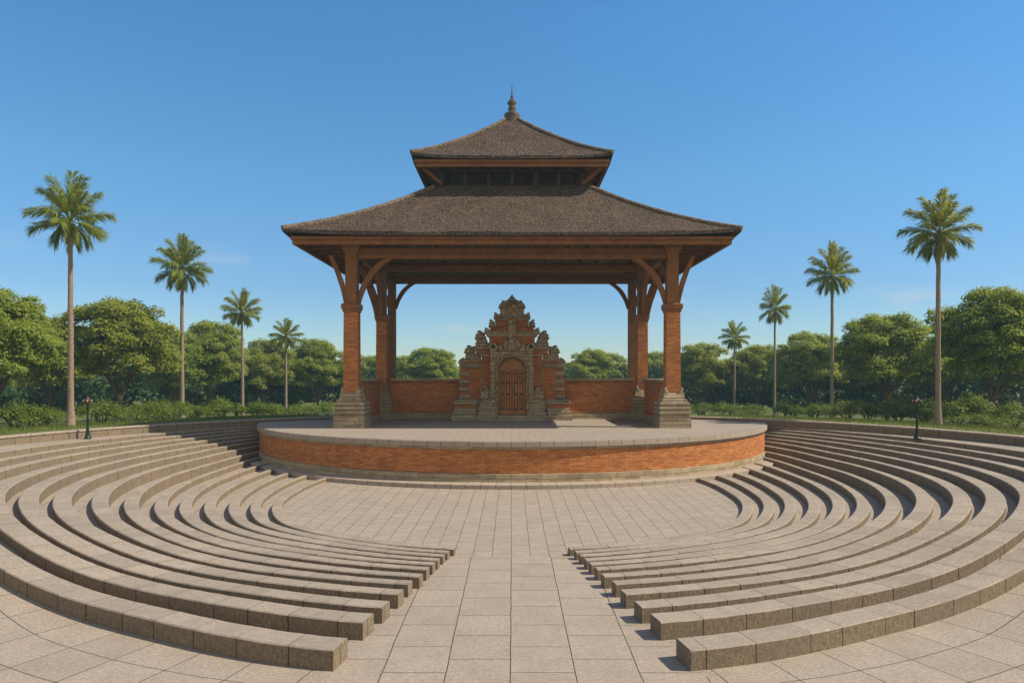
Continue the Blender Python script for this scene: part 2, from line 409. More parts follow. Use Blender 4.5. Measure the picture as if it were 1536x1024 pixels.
def r_in(i, th):
    r = r_base(i, th); t = smooth((th-10)/34.0)
    if i == 14: return r
    return r_out(i, th)-(WA[i-1]+(r_out(i, th)-r-WA[i-1])*t)
def z_top(i, th): s = sdeg(th); return HN[i-1]+(ZT[i-1]-HN[i-1])*s
def z_fl(i, th):                        # floor just outside ring i
    return 0.0 if i < 1 else sdeg(th)*max(0, ZT[i-1]-.12)
def pt(sx, r, th, z): return (sx*r*math.sin(R(th)), D-r*math.cos(R(th)), z)
SC, SR = 28.9, 9.5                      # stage centre and cap radius

# ------------------------------------------------------------------ ground sheet
def lawn_z(r, th):
    full = 1.26-.055*max(0, r-16)
    full = max(full, -2.6)+6.2*smooth((r-74)/40.0)
    lo = z_fl(14, th)+.02
    t = smooth((th-58)/20.0)
    return lo*(1-t)+full*t
def plaza():
    mb = MB()
    ths = [0, 3, 6, 9, 11.5]+list(np.linspace(13, 180, 112))
    for sx in (1, -1):
        grid = []
        for th in ths:
            row = [(0.0, 0.0), (1.6, 0.0), (3.2, 0.0)]
            row.append((r_in(1, th)-.04, 0.0))
            for i in range(1, 15):
                ri, ro = r_in(i, th), r_out(i, th)
                mid = .5*(ri+ro)
                row += [(mid-.03, z_fl(i-1, th)), (mid+.03, z_fl(i, th))]
            zz = z_fl(14, th)
            row.append((RW+.3, zz))
            drop = -6*smooth((th-58)/1.5)
            for r in (RW+.6, 16, 19, 24, 32, 50, 100): row.append((r, zz+drop))
            grid.append(row)
        nr = len(grid[0])
        for a in range(len(ths)-1):
            for k in range(nr-1):
                q = [(a, k), (a+1, k), (a+1, k+1), (a, k+1)]
                P = [pt(sx, grid[i][j][0], ths[i], grid[i][j][1]) for i, j in q]
                rm = .25*sum(grid[i][j][0] for i, j in q); tm = .5*(ths[a]+ths[a+1])
                if rm < 4.75 or (tm > 100 and rm < 9): mi = 1; uv = [(p[0], p[1]) for p in P]
                elif tm < 11.5: mi = 0; uv = [(p[0], p[1]) for p in P]
                else: mi = 2; uv = [(R(ths[i])*9.35+.04, grid[i][j][0]-9.37+.62*20) for i, j in q]
                if k == 0: P = [P[0], P[2], P[3]]; uv = [uv[0], uv[2], uv[3]]
                if sx < 0: P.reverse(); uv.reverse()
                mb.add(P, [tuple(range(len(P)))][:1], [uv], mi)
    o = mb.build('plaza', [M['aisle'], M['orch'], M['radial']], fix=False)
    bm = bmesh.new(); bm.from_mesh(o.data); bmesh.ops.remove_doubles(bm, verts=bm.verts, dist=1e-4); bm.normal_update()
    up = sum(f.normal.z for f in bm.faces)
    if up < 0: bmesh.ops.reverse_faces(bm, faces=bm.faces)
    bm.to_mesh(o.data); bm.free()
    struct(o)
plaza()
def lawn():
    mb = MB(); rs = [RW+.28, 15, 16, 18, 21, 25, 32, 45, 60, 74, 80, 86, 92, 98, 104, 112, 118]
    ths = list(np.linspace(58, 180, 62))
    for sx in (1, -1):
        for a in range(len(ths)-1):
            for k in range(len(rs)-1):
                P = []
                for i, j in ((a, k), (a+1, k), (a+1, k+1), (a, k+1)):
                    P.append(pt(sx, rs[j], ths[i], lawn_z(rs[j], ths[i])))
                if sx < 0: P.reverse()
                mb.add(P, [(0, 1, 2, 3)], smooth=True)
    o = mb.build('lawn', M['grassg'], fix=False)
    bm = bmesh.new(); bm.from_mesh(o.data); bmesh.ops.remove_doubles(bm, verts=bm.verts, dist=1e-4); bm.normal_update()
    if sum(f.normal.z for f in bm.faces) < 0: bmesh.ops.reverse_faces(bm, faces=bm.faces)
    bm.to_mesh(o.data); bm.free()
    struct(o)
lawn()

# ------------------------------------------------------------------ stone benches
AX = [.975, 1.06, 1.11, 1.165, 1.21, 1.267, 1.316, 1.42, 1.474, 1.57, 1.68, 1.80]
ORD = ['first', 'second', 'third', 'fourth', 'fifth', 'sixth', 'seventh', 'eighth', 'ninth', 'tenth', 'eleventh', 'twelfth', 'thirteenth', 'fourteenth']
def bench(i, sx):
    t0 = math.degrees(math.asin(AX[i-1]/(r_in(i, 10)+WD[i-1]))) if i <= 12 else (50 if i == 13 else 56)
    lim = 9.72 if i <= 3 else 9.2
    ths = []; th = t0
    while th < 160:
        r = r_in(i, th); x, y, _ = pt(1, r, th, 0)
        ths.append(th)
        if math.hypot(x, y-SC) < lim or (y > 29.2): break
        th += .9
    mb = MB(); rows = []; L = 0; Ls = []
    wob = random.Random(100*i+(1 if sx > 0 else 0))
    for k, th in enumerate(ths):
        ri, ro = r_in(i, th), r_out(i, th); zt = z_top(i, th); b = .014
        zi = z_fl(i-1, th)-.10; zo = z_fl(i, th)-.10
        zt += wob.uniform(-.0025, .0025)
        prof = [(ri, zi), (ri, zt-b), (ri+b, zt), (ro-b, zt), (ro, zt-b), (ro, zo)]
        if k: L += .5*(ri+ro)*R(ths[k]-ths[k-1])
        Ls.append(L); rows.append(prof)
    vs = []; fs = []; uvs = []
    for k, th in enumerate(ths): vs += [pt(sx, r, th, z) for r, z in rows[k]]
    w = [0, .3, .32, .32+.36, .70, 1.0]
    for k in range(len(ths)-1):
        for j in range(5):
            fs.append((k*6+j, k*6+j+1, (k+1)*6+j+1, (k+1)*6+j))
            zs = [rows[k][j], rows[k][j+1], rows[k+1][j+1], rows[k+1][j]]
            uvs.append([(Ls[k], w[j]), (Ls[k], w[j+1]), (Ls[k+1], w[j+1]), (Ls[k+1], w[j])])
    for e in (0, len(ths)-1):
        fs.append(tuple(e*6+j for j in range(6))); uvs.append([(r+.2, z) for r, z in rows[e]])
    mb.add(vs, fs, uvs)
    side = 'right' if sx > 0 else 'left'
    if i == 12: lab = 'outermost and largest curved stone bench by the aisle end on the %s, nearest the camera' % side
    elif i == 1: lab = 'innermost and lowest curved stone bench %s of the aisle, bordering the paved orchestra' % side
    elif i == 13: lab = 'long curved stone tier on the %s terraces, second below the retaining wall' % side
    elif i == 14: lab = 'topmost stone tier on the %s terraces, at the foot of the retaining wall' % side
    else: lab = '%s curved stone bench out from the orchestra, %s side of the aisle' % (ORD[i-1], side)
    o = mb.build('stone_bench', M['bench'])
    tag(o, lab, 'stone bench', 'curved stone benches of the amphitheatre')
for sx in (-1, 1):
    for i in range(1, 15): bench(i, sx)

# ------------------------------------------------------------------ retaining walls round the back
def ret_wall(sx):
    side = 'right' if sx > 0 else 'left'
    body = MB(); cop = MB(); ths = []; th = 60
    while th <= 152: ths.append(th); th += 1.0
    def sweep(mb, prof_f):
        vs = []; fs = []; uvs = []
        pr = [prof_f(t) for t in ths]; n = len(pr[0])
        for t, p in zip(ths, pr): vs += [pt(sx, r, t, z) for r, z in p]
        for k in range(len(ths)-1):
            u0, u1 = R(ths[k])*RW, R(ths[k+1])*RW; w = 0
            for j in range(n):
                j2 = (j+1) % n; p, q = pr[k][j], pr[k][j2]; w2 = w+math.hypot(q[0]-p[0], q[1]-p[1])
                fs.append((k*n+j, k*n+j2, (k+1)*n+j2, (k+1)*n+j)); uvs.append([(u0, w), (u0, w2), (u1, w2), (u1, w)]); w = w2
        for e in (0, len(ths)-1): fs.append(tuple(e*n+j for j in range(n))); uvs.append(list(pr[e]))
        mb.add(vs, fs, uvs)
    top = lambda t: lawn_z(14.2, t)+.05
    sweep(body, lambda t: [(RW, z_fl(14, t)-.4), (RW, top(t)-.05), (RW+.26, top(t)-.05), (RW+.26, z_fl(14, t)-.4)])
    sweep(cop, lambda t: [(RW-.025, top(t)-.048), (RW-.025, top(t)-.005), (RW-.015, top(t)), (RW+.29, top(t)), (RW+.29, top(t)-.048)])
    t = body.build('retaining_wall', M['bench'])
    tag(t, 'low curved stone retaining wall along the lawn above the %s terraces' % side, 'wall', 'retaining walls')
    cop.build('coping', M['coping'], t)
for sx in (-1, 1): ret_wall(sx)

# ------------------------------------------------------------------ stage platform
ZS = 1.2
def stage():
    t = thing('stage_platform', (0, SC, 0), 'round raised stage with orange brick front and stone rim under the pavilion', 'stage')
    def drum(name, m, prof, n=96):
        mb = MB(); mb.lathe(0, SC, prof, 176, 364, 150, smooth=False, ur=SR); o = mb.build(name, m, t, fix=False); return o
    drum('step', M['coping'], [(9.0, .122), (9.93, .122), (9.95, .108), (9.95, -.1)])
    drum('stone_plinth', M['stone'], [(9.35, .335), (9.47, .335), (9.49, .32), (9.49, .05)])
    drum('brick_wall', M['brick'], [(9.42, 1.0), (9.42, .30)])
    drum('corbel', M['stone'], [(9.38, 1.05), (9.45, 1.05), (9.45, 1.0), (9.435, .975), (9.38, .975)])
    drum('stone_rim', M['coping'], [(8.9, 1.196), (9.49, 1.196), (9.5, 1.186), (9.5, 1.056), (9.2, 1.056)])
    # paved floor: front half disc plus the rear block under the pavilion
    mb = MB(); n = 80; xs = []
    for k in range(n+1):
        a = R(180+180*k/n); xs.append((9.42*math.cos(a), SC+9.42*math.sin(a)))
    rear = [(9.42, 29.25), (6.7, 29.25), (6.7, 35.2), (-6.7, 35.2), (-6.7, 29.25), (-9.42, 29.25)]
    mb.add([(x, y, ZS) for x, y in xs+rear], [tuple(range(len(xs)+len(rear)))], [[(x, y) for x, y in xs+rear]])
    mb.build('paved_floor', M['stagefloor'], t, fix=False)
    mb = MB(); mb.box(-6.65, 6.65, 29.3, 35.15, -.5, 1.17); mb.box(-9.4, -6.64, 28.95, 29.24, -.5, 1.17); mb.box(6.64, 9.4, 28.95, 29.24, -.5, 1.17)
    mb.build('rear_block', M['brick'], t)
stage()

# ------------------------------------------------------------------ carved ornament outline
ORN = [(-.50, 0), (-.62, .14), (-.60, .32), (-.46, .44), (-.52, .56), (-.46, .72), (-.28, .80), (-.16, .94), (.02, 1.0), (.20, .92), (.28, .78), (.20, .66), (.36, .62), (.50, .48), (.48, .30), (.60, .20), (.54, 0)]
def ornament(mb, x, z, w, h, y0, y1, sx=1, lean=.25):
    w, h = w*1.22, h*1.18
    pts = [(x+sx*(p*w+lean*q*q*w), z+q*h) for p, q in ORN]
    if sx < 0: pts.reverse()
    mb.prism(pts, y0, y1, inset=.22)
    for k in range(3):                          # carved rolls on the face
        q = .15+.25*k
        c = (x+sx*lean*q*q*w, .5*(y0+y1), z+q*h); s = .20*w*(1-.22*k)
        mb.lathe(c[0], c[1], [(0.0, c[2]+s*1.2), (s*.8, c[2]+s*.7), (s*1.3, c[2]), (s*.8, c[2]-s*.7), (0.0, c[2]-s*1.2)], n=8)

# ------------------------------------------------------------------ pavilion
PCY = 29.05
def hip_roof(a0, b0, z0, a1, b1, z1, lift, thick, flare, nt_=14, ne=24, rough=.022):
    """thatched hip from eave (a0,b0,z0 = underside) to neck (a1,b1,z1); returns mesh builder and hip line points"""
    mb = MB(); rs = random.Random(5)
    def P(t, side, s, extra=0.0):
        a = a0+(a1-a0)*t; b = b0+(b1-b0)*t
        z = z0+thick+(z1-z0-thick)*((1-flare)*t+flare*t*t)
        z += lift*(1-t)**3*abs(s)**5
        x, y = [(s*a, -b), (a, s*b), (-s*a, b), (-a, -s*b)][side]
        return Vector((x, PCY+y, z+extra))
    for side in range(4):
        vs = []; fs = []
        for k in range(nt_+1):
            for j in range(ne+1):
                e = 0 if j in (0, ne) else rs.uniform(-rough, rough)
                vs.append(P(k/nt_, side, -1+2*j/ne, e))
        w = ne+1
        for k in range(nt_):
            for j in range(ne): fs.append((k*w+j, k*w+j+1, (k+1)*w+j+1, (k+1)*w+j))
        mb.add(vs, fs, smooth=True)
        # ragged eave edge: outer face down to the underside, then inwards
        for j in range(ne):
            s0, s1 = -1+2*j/ne, -1+2*(j+1)/ne
            for q, (i0, d0, i1, d1) in enumerate(((0, 0, .0, thick), (.0, thick, .10, thick*.9))):
                p0, p1 = P(0, side, s0), P(0, side, s1); c = Vector((0, PCY, 0))
                def mv(p, i, dd): v = Vector((p.x*(1-i), PCY+(p.y-PCY)*(1-i), p.z-dd)); return v
                mb.add([mv(p0, i0, d0), mv(p1, i0, d0), mv(p1, i1, d1), mv(p0, i1, d1)], [(0, 1, 2, 3)])
    hips = []
    for side in range(4): hips.append([P(k/nt_, side, 1) for k in range(nt_+1)])
    return mb, hips
def pavilion():
    t = thing('pavilion', (0, PCY, ZS), 'open pavilion with two-tiered grey thatched roof on brick columns over the stage', 'pavilion')
    # ---- lower roof
    mb, hips = hip_roof(7.38, 5.50, 7.44, 2.85, 2.05, 9.86, .12, .10, .26)
    lower = mb.build('lower_roof', M['thatch'], t)
    for h in hips:
        mb2 = MB(); mb2.tube(h, [.085+rng.uniform(0, .02) for _ in h], 9); mb2.build('hip_ridge', M['ridge'], lower)
    # fascia boards, one per side of each roof (two stepped mouldings)
    def fascia(parent, a, b, z0, z1, th):
        for side in range(4):
            m = MB(); zm = z0+(z1-z0)*.55
            for (za, zb, o) in ((z0, zm-.004, 0), (zm, z1, .05)):
                if side == 0: m.box(-a-o, a+o, PCY-b-o, PCY-b+th, za, zb, .008)
                if side == 2: m.box(-a-o, a+o, PCY+b-th, PCY+b+o, za, zb, .008)
                if side == 1: m.box(a-th, a+o, PCY-b+th+.003, PCY+b-th-.003, za, zb, .008)
                if side == 3: m.box(-a-o, -a+th, PCY-b+th+.003, PCY+b-th-.003, za, zb, .008)
            m.build('fascia_board', M['wood'], parent)
    fascia(lower, 7.12, 5.30, 7.18, 7.44, .10)
    # sloped soffit boards rising to the ceiling
    m = MB()
    o = [(-7.05, -5.23), (7.05, -5.23), (7.05, 5.23), (-7.05, 5.23)]; i_ = [(-5.0, -3.9), (5.0, -3.9), (5.0, 3.9), (-5.0, 3.9)]
    for k in range(4):
        k2 = (k+1) % 4
        m.add([(o[k][0], PCY+o[k][1], 7.42), (o[k2][0], PCY+o[k2][1], 7.42), (i_[k2][0], PCY+i_[k2][1], 7.66), (i_[k][0], PCY+i_[k][1], 7.66)], [(0, 1, 2, 3)])
    m.add([(x, PCY+y, 7.664) for x, y in i_], [(0, 1, 2, 3)])
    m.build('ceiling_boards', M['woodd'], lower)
    for k in range(15):                                             # joists running front to back
        x = -4.9+9.8*k/14; m = MB(); m.box(x-.035, x+.035, PCY-3.88, PCY+3.88, 7.50, 7.655, .006); m.build('joist', M['wood'], lower)
    for k in range(4):                                              # purlins across
        y = PCY-2.6+k*1.75; m = MB(); m.box(-4.95, 4.95, y-.05, y+.05, 7.38, 7.495, .006); m.build('purlin', M['wood'], lower)
    def rafter(parent, p, q, w, h): m = MB(); m.beam(p, q, w, h); m.build('rafter', M['wood'], parent)
    for sx in (-1, 1):
        for k in range(13):
            y = PCY-3.9+7.8*k/12; rafter(lower, (sx*7.0, y*1.0+(y-PCY)*.28, 7.36), (sx*5.0, y, 7.58), .06, .09)
    for k in range(15):
        x = -5+10*k/14
        rafter(lower, (x*1.38, PCY-5.2, 7.36), (x, PCY-3.9, 7.58), .06, .09)
    for sx in (-1, 1):
        for sy in (-1, 1): m = MB(); m.beam((sx*7.0, PCY+sy*5.18, 7.32), (sx*4.9, PCY+sy*3.85, 7.56), .12, .14); m.build('hip_rafter', M['wood'], lower)
    # ---- neck with little windows between posts
    nk = MB()
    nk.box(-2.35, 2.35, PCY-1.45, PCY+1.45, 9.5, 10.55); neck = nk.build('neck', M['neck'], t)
    for sy in (-1, 1):
        m = MB(); m.box(-2.75, 2.75, PCY+sy*1.95-.07, PCY+sy*1.95+.07, 9.72, 9.93, .01); m.build('rail', M['neckpost'], neck)
        m = MB(); m.box(-2.75, 2.75, PCY+sy*1.95-.06, PCY+sy*1.95+.06, 10.42, 10.55, .01); m.build('rail', M['neckpost'], neck)
        for k in range(7):
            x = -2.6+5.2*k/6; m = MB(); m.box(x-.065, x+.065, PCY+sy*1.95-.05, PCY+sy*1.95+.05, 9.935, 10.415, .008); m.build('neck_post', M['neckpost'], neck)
    for sx in (-1, 1):
        m = MB(); m.box(sx*2.62-.06, sx*2.62+.06, PCY-1.87, PCY+1.87, 9.72, 9.93, .01); m.build('rail', M['neckpost'], neck)
    # ---- upper roof
    mb, hips = hip_roof(3.62, 2.78, 10.70, .22, .17, 13.02, .14, .09, .24, 10, 16)
    upper = mb.build('upper_roof', M['thatch'], t)
    for h in hips:
        mb2 = MB(); mb2.tube(h, [.07+rng.uniform(0, .016) for _ in h], 9); mb2.build('hip_ridge', M['ridge'], upper)
    fascia(upper, 3.46, 2.64, 10.44, 10.70, .08)
    m = MB()
    o = [(-3.4, -2.58), (3.4, -2.58), (3.4, 2.58), (-3.4, 2.58)]; i_ = [(-2.5, -1.75), (2.5, -1.75), (2.5, 1.75), (-2.5, 1.75)]
    for k in range(4):
        k2 = (k+1) % 4
        m.add([(o[k][0], PCY+o[k][1], 10.68), (o[k2][0], PCY+o[k2][1], 10.68), (i_[k2][0], PCY+i_[k2][1], 10.60), (i_[k][0], PCY+i_[k][1], 10.60)], [(0, 1, 2, 3)])
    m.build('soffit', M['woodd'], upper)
    for sx in (-1, 1):
        for k in range(9):
            y = PCY-1.7+3.4*k/8; rafter(upper, (sx*3.38, y+(y-PCY)*.4, 10.60), (sx*2.5, y, 10.50), .05, .07)
        for sy in (-1, 1): m = MB(); m.beam((sx*3.40, PCY+sy*2.58, 10.58), (sx*2.62, PCY+sy*1.95, 10.0), .09, .12); m.build('strut', M['wood'], upper)
    for k in range(9):
        x = -2.5+5*k/8; rafter(upper, (x*1.3, PCY-2.55, 10.60), (x, PCY-1.75, 10.50), .05, .07)
    m = MB()
    m.lathe(0, PCY, [(.28, 12.92), (.30, 13.05), (.27, 13.12), (.31, 13.2), (.27, 13.28), (.15, 13.33), (.12, 13.4), (.17, 13.46), (.13, 13.52), (.11, 13.58), (.19, 13.68), (.16, 13.76), (.09, 13.82), (.05, 13.9), (.06, 13.95), (.025, 14.02), (.02, 14.2), (.008, 14.42), (0, 14.43)], n=16)
    for k in range(6):
        a = k*math.pi/3; m.lathe(.24*math.cos(a), PCY+.24*math.sin(a), [(0, 13.34), (.05, 13.28), (.07, 13.2), (.05, 13.1), (0, 13.05)], n=6)
    m.build('finial', M['finial'], t)
    # ---- columns
    fx, fy, my, by = 5.38, 24.67, 29.25, 32.9
    def column(sx, x, y, s):
        mb = MB(); mb.sq(x, y, [(.26*s, 2.2), (.245*s, 2.4), (.232*s, 5.10)])
        c = mb.build('column', M['brick'], t)
        b = MB()
        pr = [(.53, 1.196), (.525, 1.38), (.515, 1.385), (.515, 1.60), (.46, 1.615), (.46, 1.655), (.535, 1.67), (.53, 1.755), (.47, 1.77), (.47, 1.805), (.525, 1.82), (.52, 1.90), (.455, 1.915), (.455, 1.95), (.50, 1.965), (.495, 2.04), (.42, 2.06), (.415, 2.13), (.36, 2.15), (.355, 2.22), (.31, 2.24), (.30, 2.31), (.255, 2.33), (.25, 2.37)]
        b.sq(x, y, [(h*s, z) for h, z in pr])
        for (i, j) in ((-1, -1), (1, -1), (1, 1), (-1, 1)):
            ornament(b, x+i*.26*s, 2.05, .15*s, .42, y+j*.25*s-.05, y+j*.25*s+.05, i, .1)
        b.build('column_base', M['stone'], c)
        k = MB(); k.sq(x, y, [(.24*s, 5.04), (.265*s, 5.07), (.265*s, 5.13), (.30*s, 5.16), (.305*s, 5.30), (.27*s, 5.335), (.22*s, 5.34)]); k.build('collar', M['wood'], c)
        p = MB(); p.sq(x, y, [(.195*s, 5.32), (.19*s, 7.0), (.235*s, 7.06), (.24*s, 7.12), (.30*s, 7.2), (.31*s, 7.33), (.31*s, 7.55)]); p.build('timber_post', M['wood'], c)
        return c
    def arc(p0, p1, bulge, n=9):                                    # leaves the post upwards, bends over to the beam
        p0, p1 = Vector(p0), Vector(p1); ctrl = Vector((p0.x+(p1.x-p0.x)*bulge[0], p0.y+(p1.y-p0.y)*bulge[0], p0.z+(p1.z-p0.z)*bulge[1]))
        return [(1-q)**2*p0+2*q*(1-q)*ctrl+q*q*p1 for q in [k/(n-1) for k in range(n)]]
    def brace(parent, p0, p1, w=.15, h=.17, bulge=(.22, .72)):
        m = MB(); d = Vector(p1)-Vector(p0); nrm = Vector((0, 0, 1)).cross(Vector((d.x, d.y, 0))); hs = [h*(1.15-.3*abs(2*k/8-1)) for k in range(9)]
        m.curve_beam(arc(p0, p1, bulge), w, hs, nrm); m.build('brace', M['wood'], parent)
    for sx in (-1, 1):
        c = column(sx, sx*fx, fy, 1.0)
        brace(c, (sx*(fx-.20), fy, 5.32), (sx*(fx-1.32), fy, 6.90))
        brace(c, (sx*(fx+.20), fy, 5.32), (sx*(fx+.72), fy-.05, 6.95), .13, .15, (.2, .5))
        brace(c, (sx*fx, fy+.20, 5.32), (sx*fx, fy+1.5, 6.95))
        c = column(sx, sx*5.18, my, .86)
        brace(c, (sx*5.36, my, 5.32), (sx*6.0, my, 7.15), .20, .26, (.2, .5))
        brace(c, (sx*5.18, my-.18, 5.32), (sx*5.18, my-1.5, 6.95))
        brace(c, (sx*5.18, my+.18, 5.32), (sx*5.18, my+1.3, 6.95))
        m = MB(); m.sq(sx*5.38, by, [(.165, 1.196), (.165, 7.2)]); p = m.build('timber_post', M['wood'], t)
        brace(p, (sx*5.22, by, 5.9), (sx*4.4, by, 7.06), .14, .16)
        brace(p, (sx*5.5, by, 5.9), (sx*6.1, by, 7.2), .13, .15, (.2, .5))
        m = MB(); m.box(sx*fx-.11, sx*fx+.11, fy+.2, by-.17, 6.98, 7.22, .01); m.build('side_beam', M['wood'], t)
    m = MB(); m.box(-fx+.2, fx-.2, fy-.12, fy+.12, 6.86, 7.0, .01); m.box(-fx+.2, fx-.2, fy-.10, fy+.10, 7.003, 7.2, .01); m.build('tie_beam', M['wood'], t)
    m = MB(); m.box(-5.0, 5.0, my-.11, my+.11, 7.06, 7.3, .01); m.build('tie_beam', M['wood'], t)
    m = MB(); m.box(-5.2, 5.2, by-.11, by+.11, 7.10, 7.34, .01); m.build('tie_beam', M['wood'], t)
pavilion()

# ------------------------------------------------------------------ low brick walls round the stage
def low_wall(name, label, x0, x1, y0, y1):
    mb = MB(); mb.box(x0, x1, y0, y1, 1.5, 2.60)
    w = mb.build(name, M['brick']); tag(w, label, 'brick wall', 'low brick walls on the stage')
    def ring(o, z0, z1, nm, m, bev=.012):
        q = MB()
        xo = o if (x1-x0) < (y1-y0) else 0; yo = 0 if xo else o
        q.box(x0-xo, x1+xo, y0-yo, y1+yo, z0, z1, bev); q.build(nm, m, w)
    ring(.12, 1.196, 1.36, 'stone_plinth', M['stone']); ring(.085, 1.363, 1.44, 'stone_plinth', M['stone']); ring(.05, 1.443, 1.52, 'plinth_course', M['brick'])
    ring(.03, 2.603, 2.65, 'coping', M['brick']); ring(.06, 2.653, 2.72, 'coping', M['brick']); ring(.09, 2.723, 2.80, 'coping', M['stone'])
low_wall('brick_wall', 'low brick wall behind the stage, left of the carved gate', -4.85, -1.98, 29.3, 29.62)
low_wall('brick_wall', 'low brick wall behind the stage, right of the carved gate', 1.98, 4.85, 29.3, 29.62)
low_wall('brick_wall', 'low brick side wall between the front and middle columns on the left of the stage', -5.5, -5.2, 25.15, 28.85)
low_wall('brick_wall', 'low brick side wall between the front and middle columns on the right of the stage', 5.2, 5.5, 25.15, 28.85)

# ------------------------------------------------------------------ carved gate
def gate():
    t = thing('gate', (0, 28.9, ZS), 'tall stepped gate of brick and carved stone with an arched wooden door behind the stage', 'gate')
    K = .005566
    X = lambda p: p*K
    Z = lambda y: 1.2+(943-y)*K
    B = 29.45
    def bx(mb, xa, xb, ya, yb, front, bev=.012):
        mb.box(X(xa), X(xb), front, B, Z(ya), Z(yb), bev)
    body, stone, carv = MB(), MB(), MB()
    # centre tower
    bx(body, -158, 158, 505, 366, 28.36); bx(body, -112, 112, 300, 252, 28.5)
    bx(stone, -168, 168, 366, 356, 28.30); bx(stone, -180, 180, 355.5, 344, 28.24)
    bx(carv, -168, 168, 343.5, 322, 28.34); bx(body, -150, 150, 321.5, 300.5, 28.42)
    bx(stone, -120, 120, 251.5, 240, 28.44); bx(carv, -104, 104, 239.5, 222, 28.5); bx(stone, -110, 110, 221.5, 206, 28.46)
    bx(carv, -84, 84, 205.5, 165, 28.5); bx(carv, -78, 78, 164.5, 136, 28.55); bx(carv, -52, 52, 135.5, 118, 28.62)
    carv.prism([(X(-30), Z(118)), (X(-33), Z(104)), (X(-20), Z(88)), (X(-9), Z(74)), (0, Z(62)), (X(9), Z(74)), (X(20), Z(88)), (X(33), Z(104)), (X(30), Z(118))], 28.65, 28.95, inset=.2)
    for s in (-1, 1):
        ornament(carv, s*X(165), Z(345), X(42), X(38), 28.26, 28.55, s, .35)
        ornament(carv, s*X(135), Z(302), X(40), X(52), 28.36, 28.65, s, .3)
        ornament(carv, s*X(104), Z(240), X(36), X(42), 28.45, 28.75, s, .35)
        ornament(carv, s*X(66), Z(165), X(42), X(50), 28.46, 28.8, s, -.15)
        ornament(carv, s*X(36), Z(136), X(30), X(28), 28.56, 28.85, s, 0)
    bx(carv, -27, 27, 400, 278, 28.22)
    ornament(carv, 0, Z(280), X(44), X(40), 28.25, 28.5, 1, 0)
    # wings
    for s in (-1, 1):
        def w(mb, a, b, ya, yb, f, bev=.012):
            xa, xb = sorted((s*a, s*b)); bx(mb, xa, xb, ya, yb, f, bev)
        w(body, 150, 212, 800, 482, 28.52); w(body, 205, 306, 800, 577, 28.66)
        w(stone, 150, 222, 500, 482, 28.46)
        w(body, 152, 252, 481.5, 455, 28.50); w(carv, 154, 266, 454.5, 428, 28.44); w(carv, 156, 256, 427.5, 404, 28.48); w(carv, 176, 250, 403.5, 380, 28.52)
        ornament(carv, s*X(222), Z(382), X(56), X(56), 28.5, 28.85, s, .1)
        ornament(carv, s*X(262), Z(462), X(20), X(30), 28.5, 28.75, s, .5)
        w(stone, 190, 300, 946, 800.5, 28.52)
        w(stone, 200, 316, 576.5, 562, 28.60); w(stone, 200, 324, 561.5, 548, 28.55)
        w(body, 206, 328, 547.5, 534, 28.60); w(carv, 206, 338, 533.5, 520, 28.58); w(carv, 222, 330, 519.5, 496, 28.62); w(carv, 206, 326, 495.5, 476, 28.64)
        ornament(carv, s*X(300), Z(478), X(54), X(50), 28.62, 28.95, s, .05)
        ornament(carv, s*X(336), Z(540), X(18), X(30), 28.62, 28.85, s, .5)
        # outer pilaster of alternating blocks
        yy = 796; k = 0
        while yy > 570:
            h = 24 if k % 2 else 30; w(stone if k % 2 == 0 else body, 306.5, 366+(6 if k % 2 == 0 else 0), yy, yy-h+.6, 28.76-(.03 if k % 2 == 0 else 0)); yy -= h; k += 1
        w(stone, 306.5, 380, yy, yy-12, 28.70); ornament(carv, s*X(350), Z(yy-12), X(40), X(22), 28.75, 29.0, s, .1)
        # panel frame on the brick
        w(stone, 214, 222, 790, 590, 28.645); w(stone, 298, 305, 790, 590, 28.64)
        # base mouldings
        w(stone, 246, 418, 946, 905, 28.18); w(stone, 246, 410, 904.5, 880, 28.24); w(stone, 246, 402, 879.5, 860, 28.32)
        w(body, 246, 396, 859.5, 834, 28.40); w(stone, 246, 408, 833.5, 816, 28.34); w(stone, 246, 398, 815.5, 800, 28.42)
        w(stone, 100, 245, 946, 912, 28.06); w(stone, 100, 236, 911.5, 886, 28.12); w(stone, 100, 228, 885.5, 866, 28.17)
        w(stone, 100, 232, 865.5, 845, 28.13); w(stone, 100, 220, 844.5, 824, 28.2); w(stone, 100, 208, 823.5, 800, 28.26)
        ornament(carv, s*X(182), Z(800), X(56), X(82), 28.3, 28.52, s, .0)
    body.build('brick_wall', M['brickd'], t); stone.build('stone_moulding', M['stone'], t); carv.build('carved_crown', M['carved'], t)
    # carved portal with arched opening
    p = MB(); xo, hw = X(150), X(98)
    zc = Z(600); rise = Z(505)-zc
    arch = [(hw*math.cos(a), zc+rise*math.sin(a)) for a in [math.pi*k/24 for k in range(25)]]
    for k in range(24):                                            # voussoir strips up to the portal outline
        (xa, za), (xb, zb) = arch[k], arch[k+1]
        def outer(x): q = abs(x)/xo; return Z(432)+(Z(392)-Z(432))*max(0, 1-q*1.15)**1.3
        def ox(k_): return xo*math.cos(math.pi*k_/24) if True else 0
        oa, ob = ox(k), ox(k+1)
        p.add([(xa, 28.16, za), (oa, 28.16, outer(oa)), (ob, 28.16, outer(ob)), (xb, 28.16, zb), (xa, 28.6, za), (oa, 28.6, outer(oa)), (ob, 28.6, outer(ob)), (xb, 28.6, zb)],
              [(0, 1, 2, 3), (4, 7, 6, 5), (1, 5, 6, 2), (0, 3, 7, 4)])
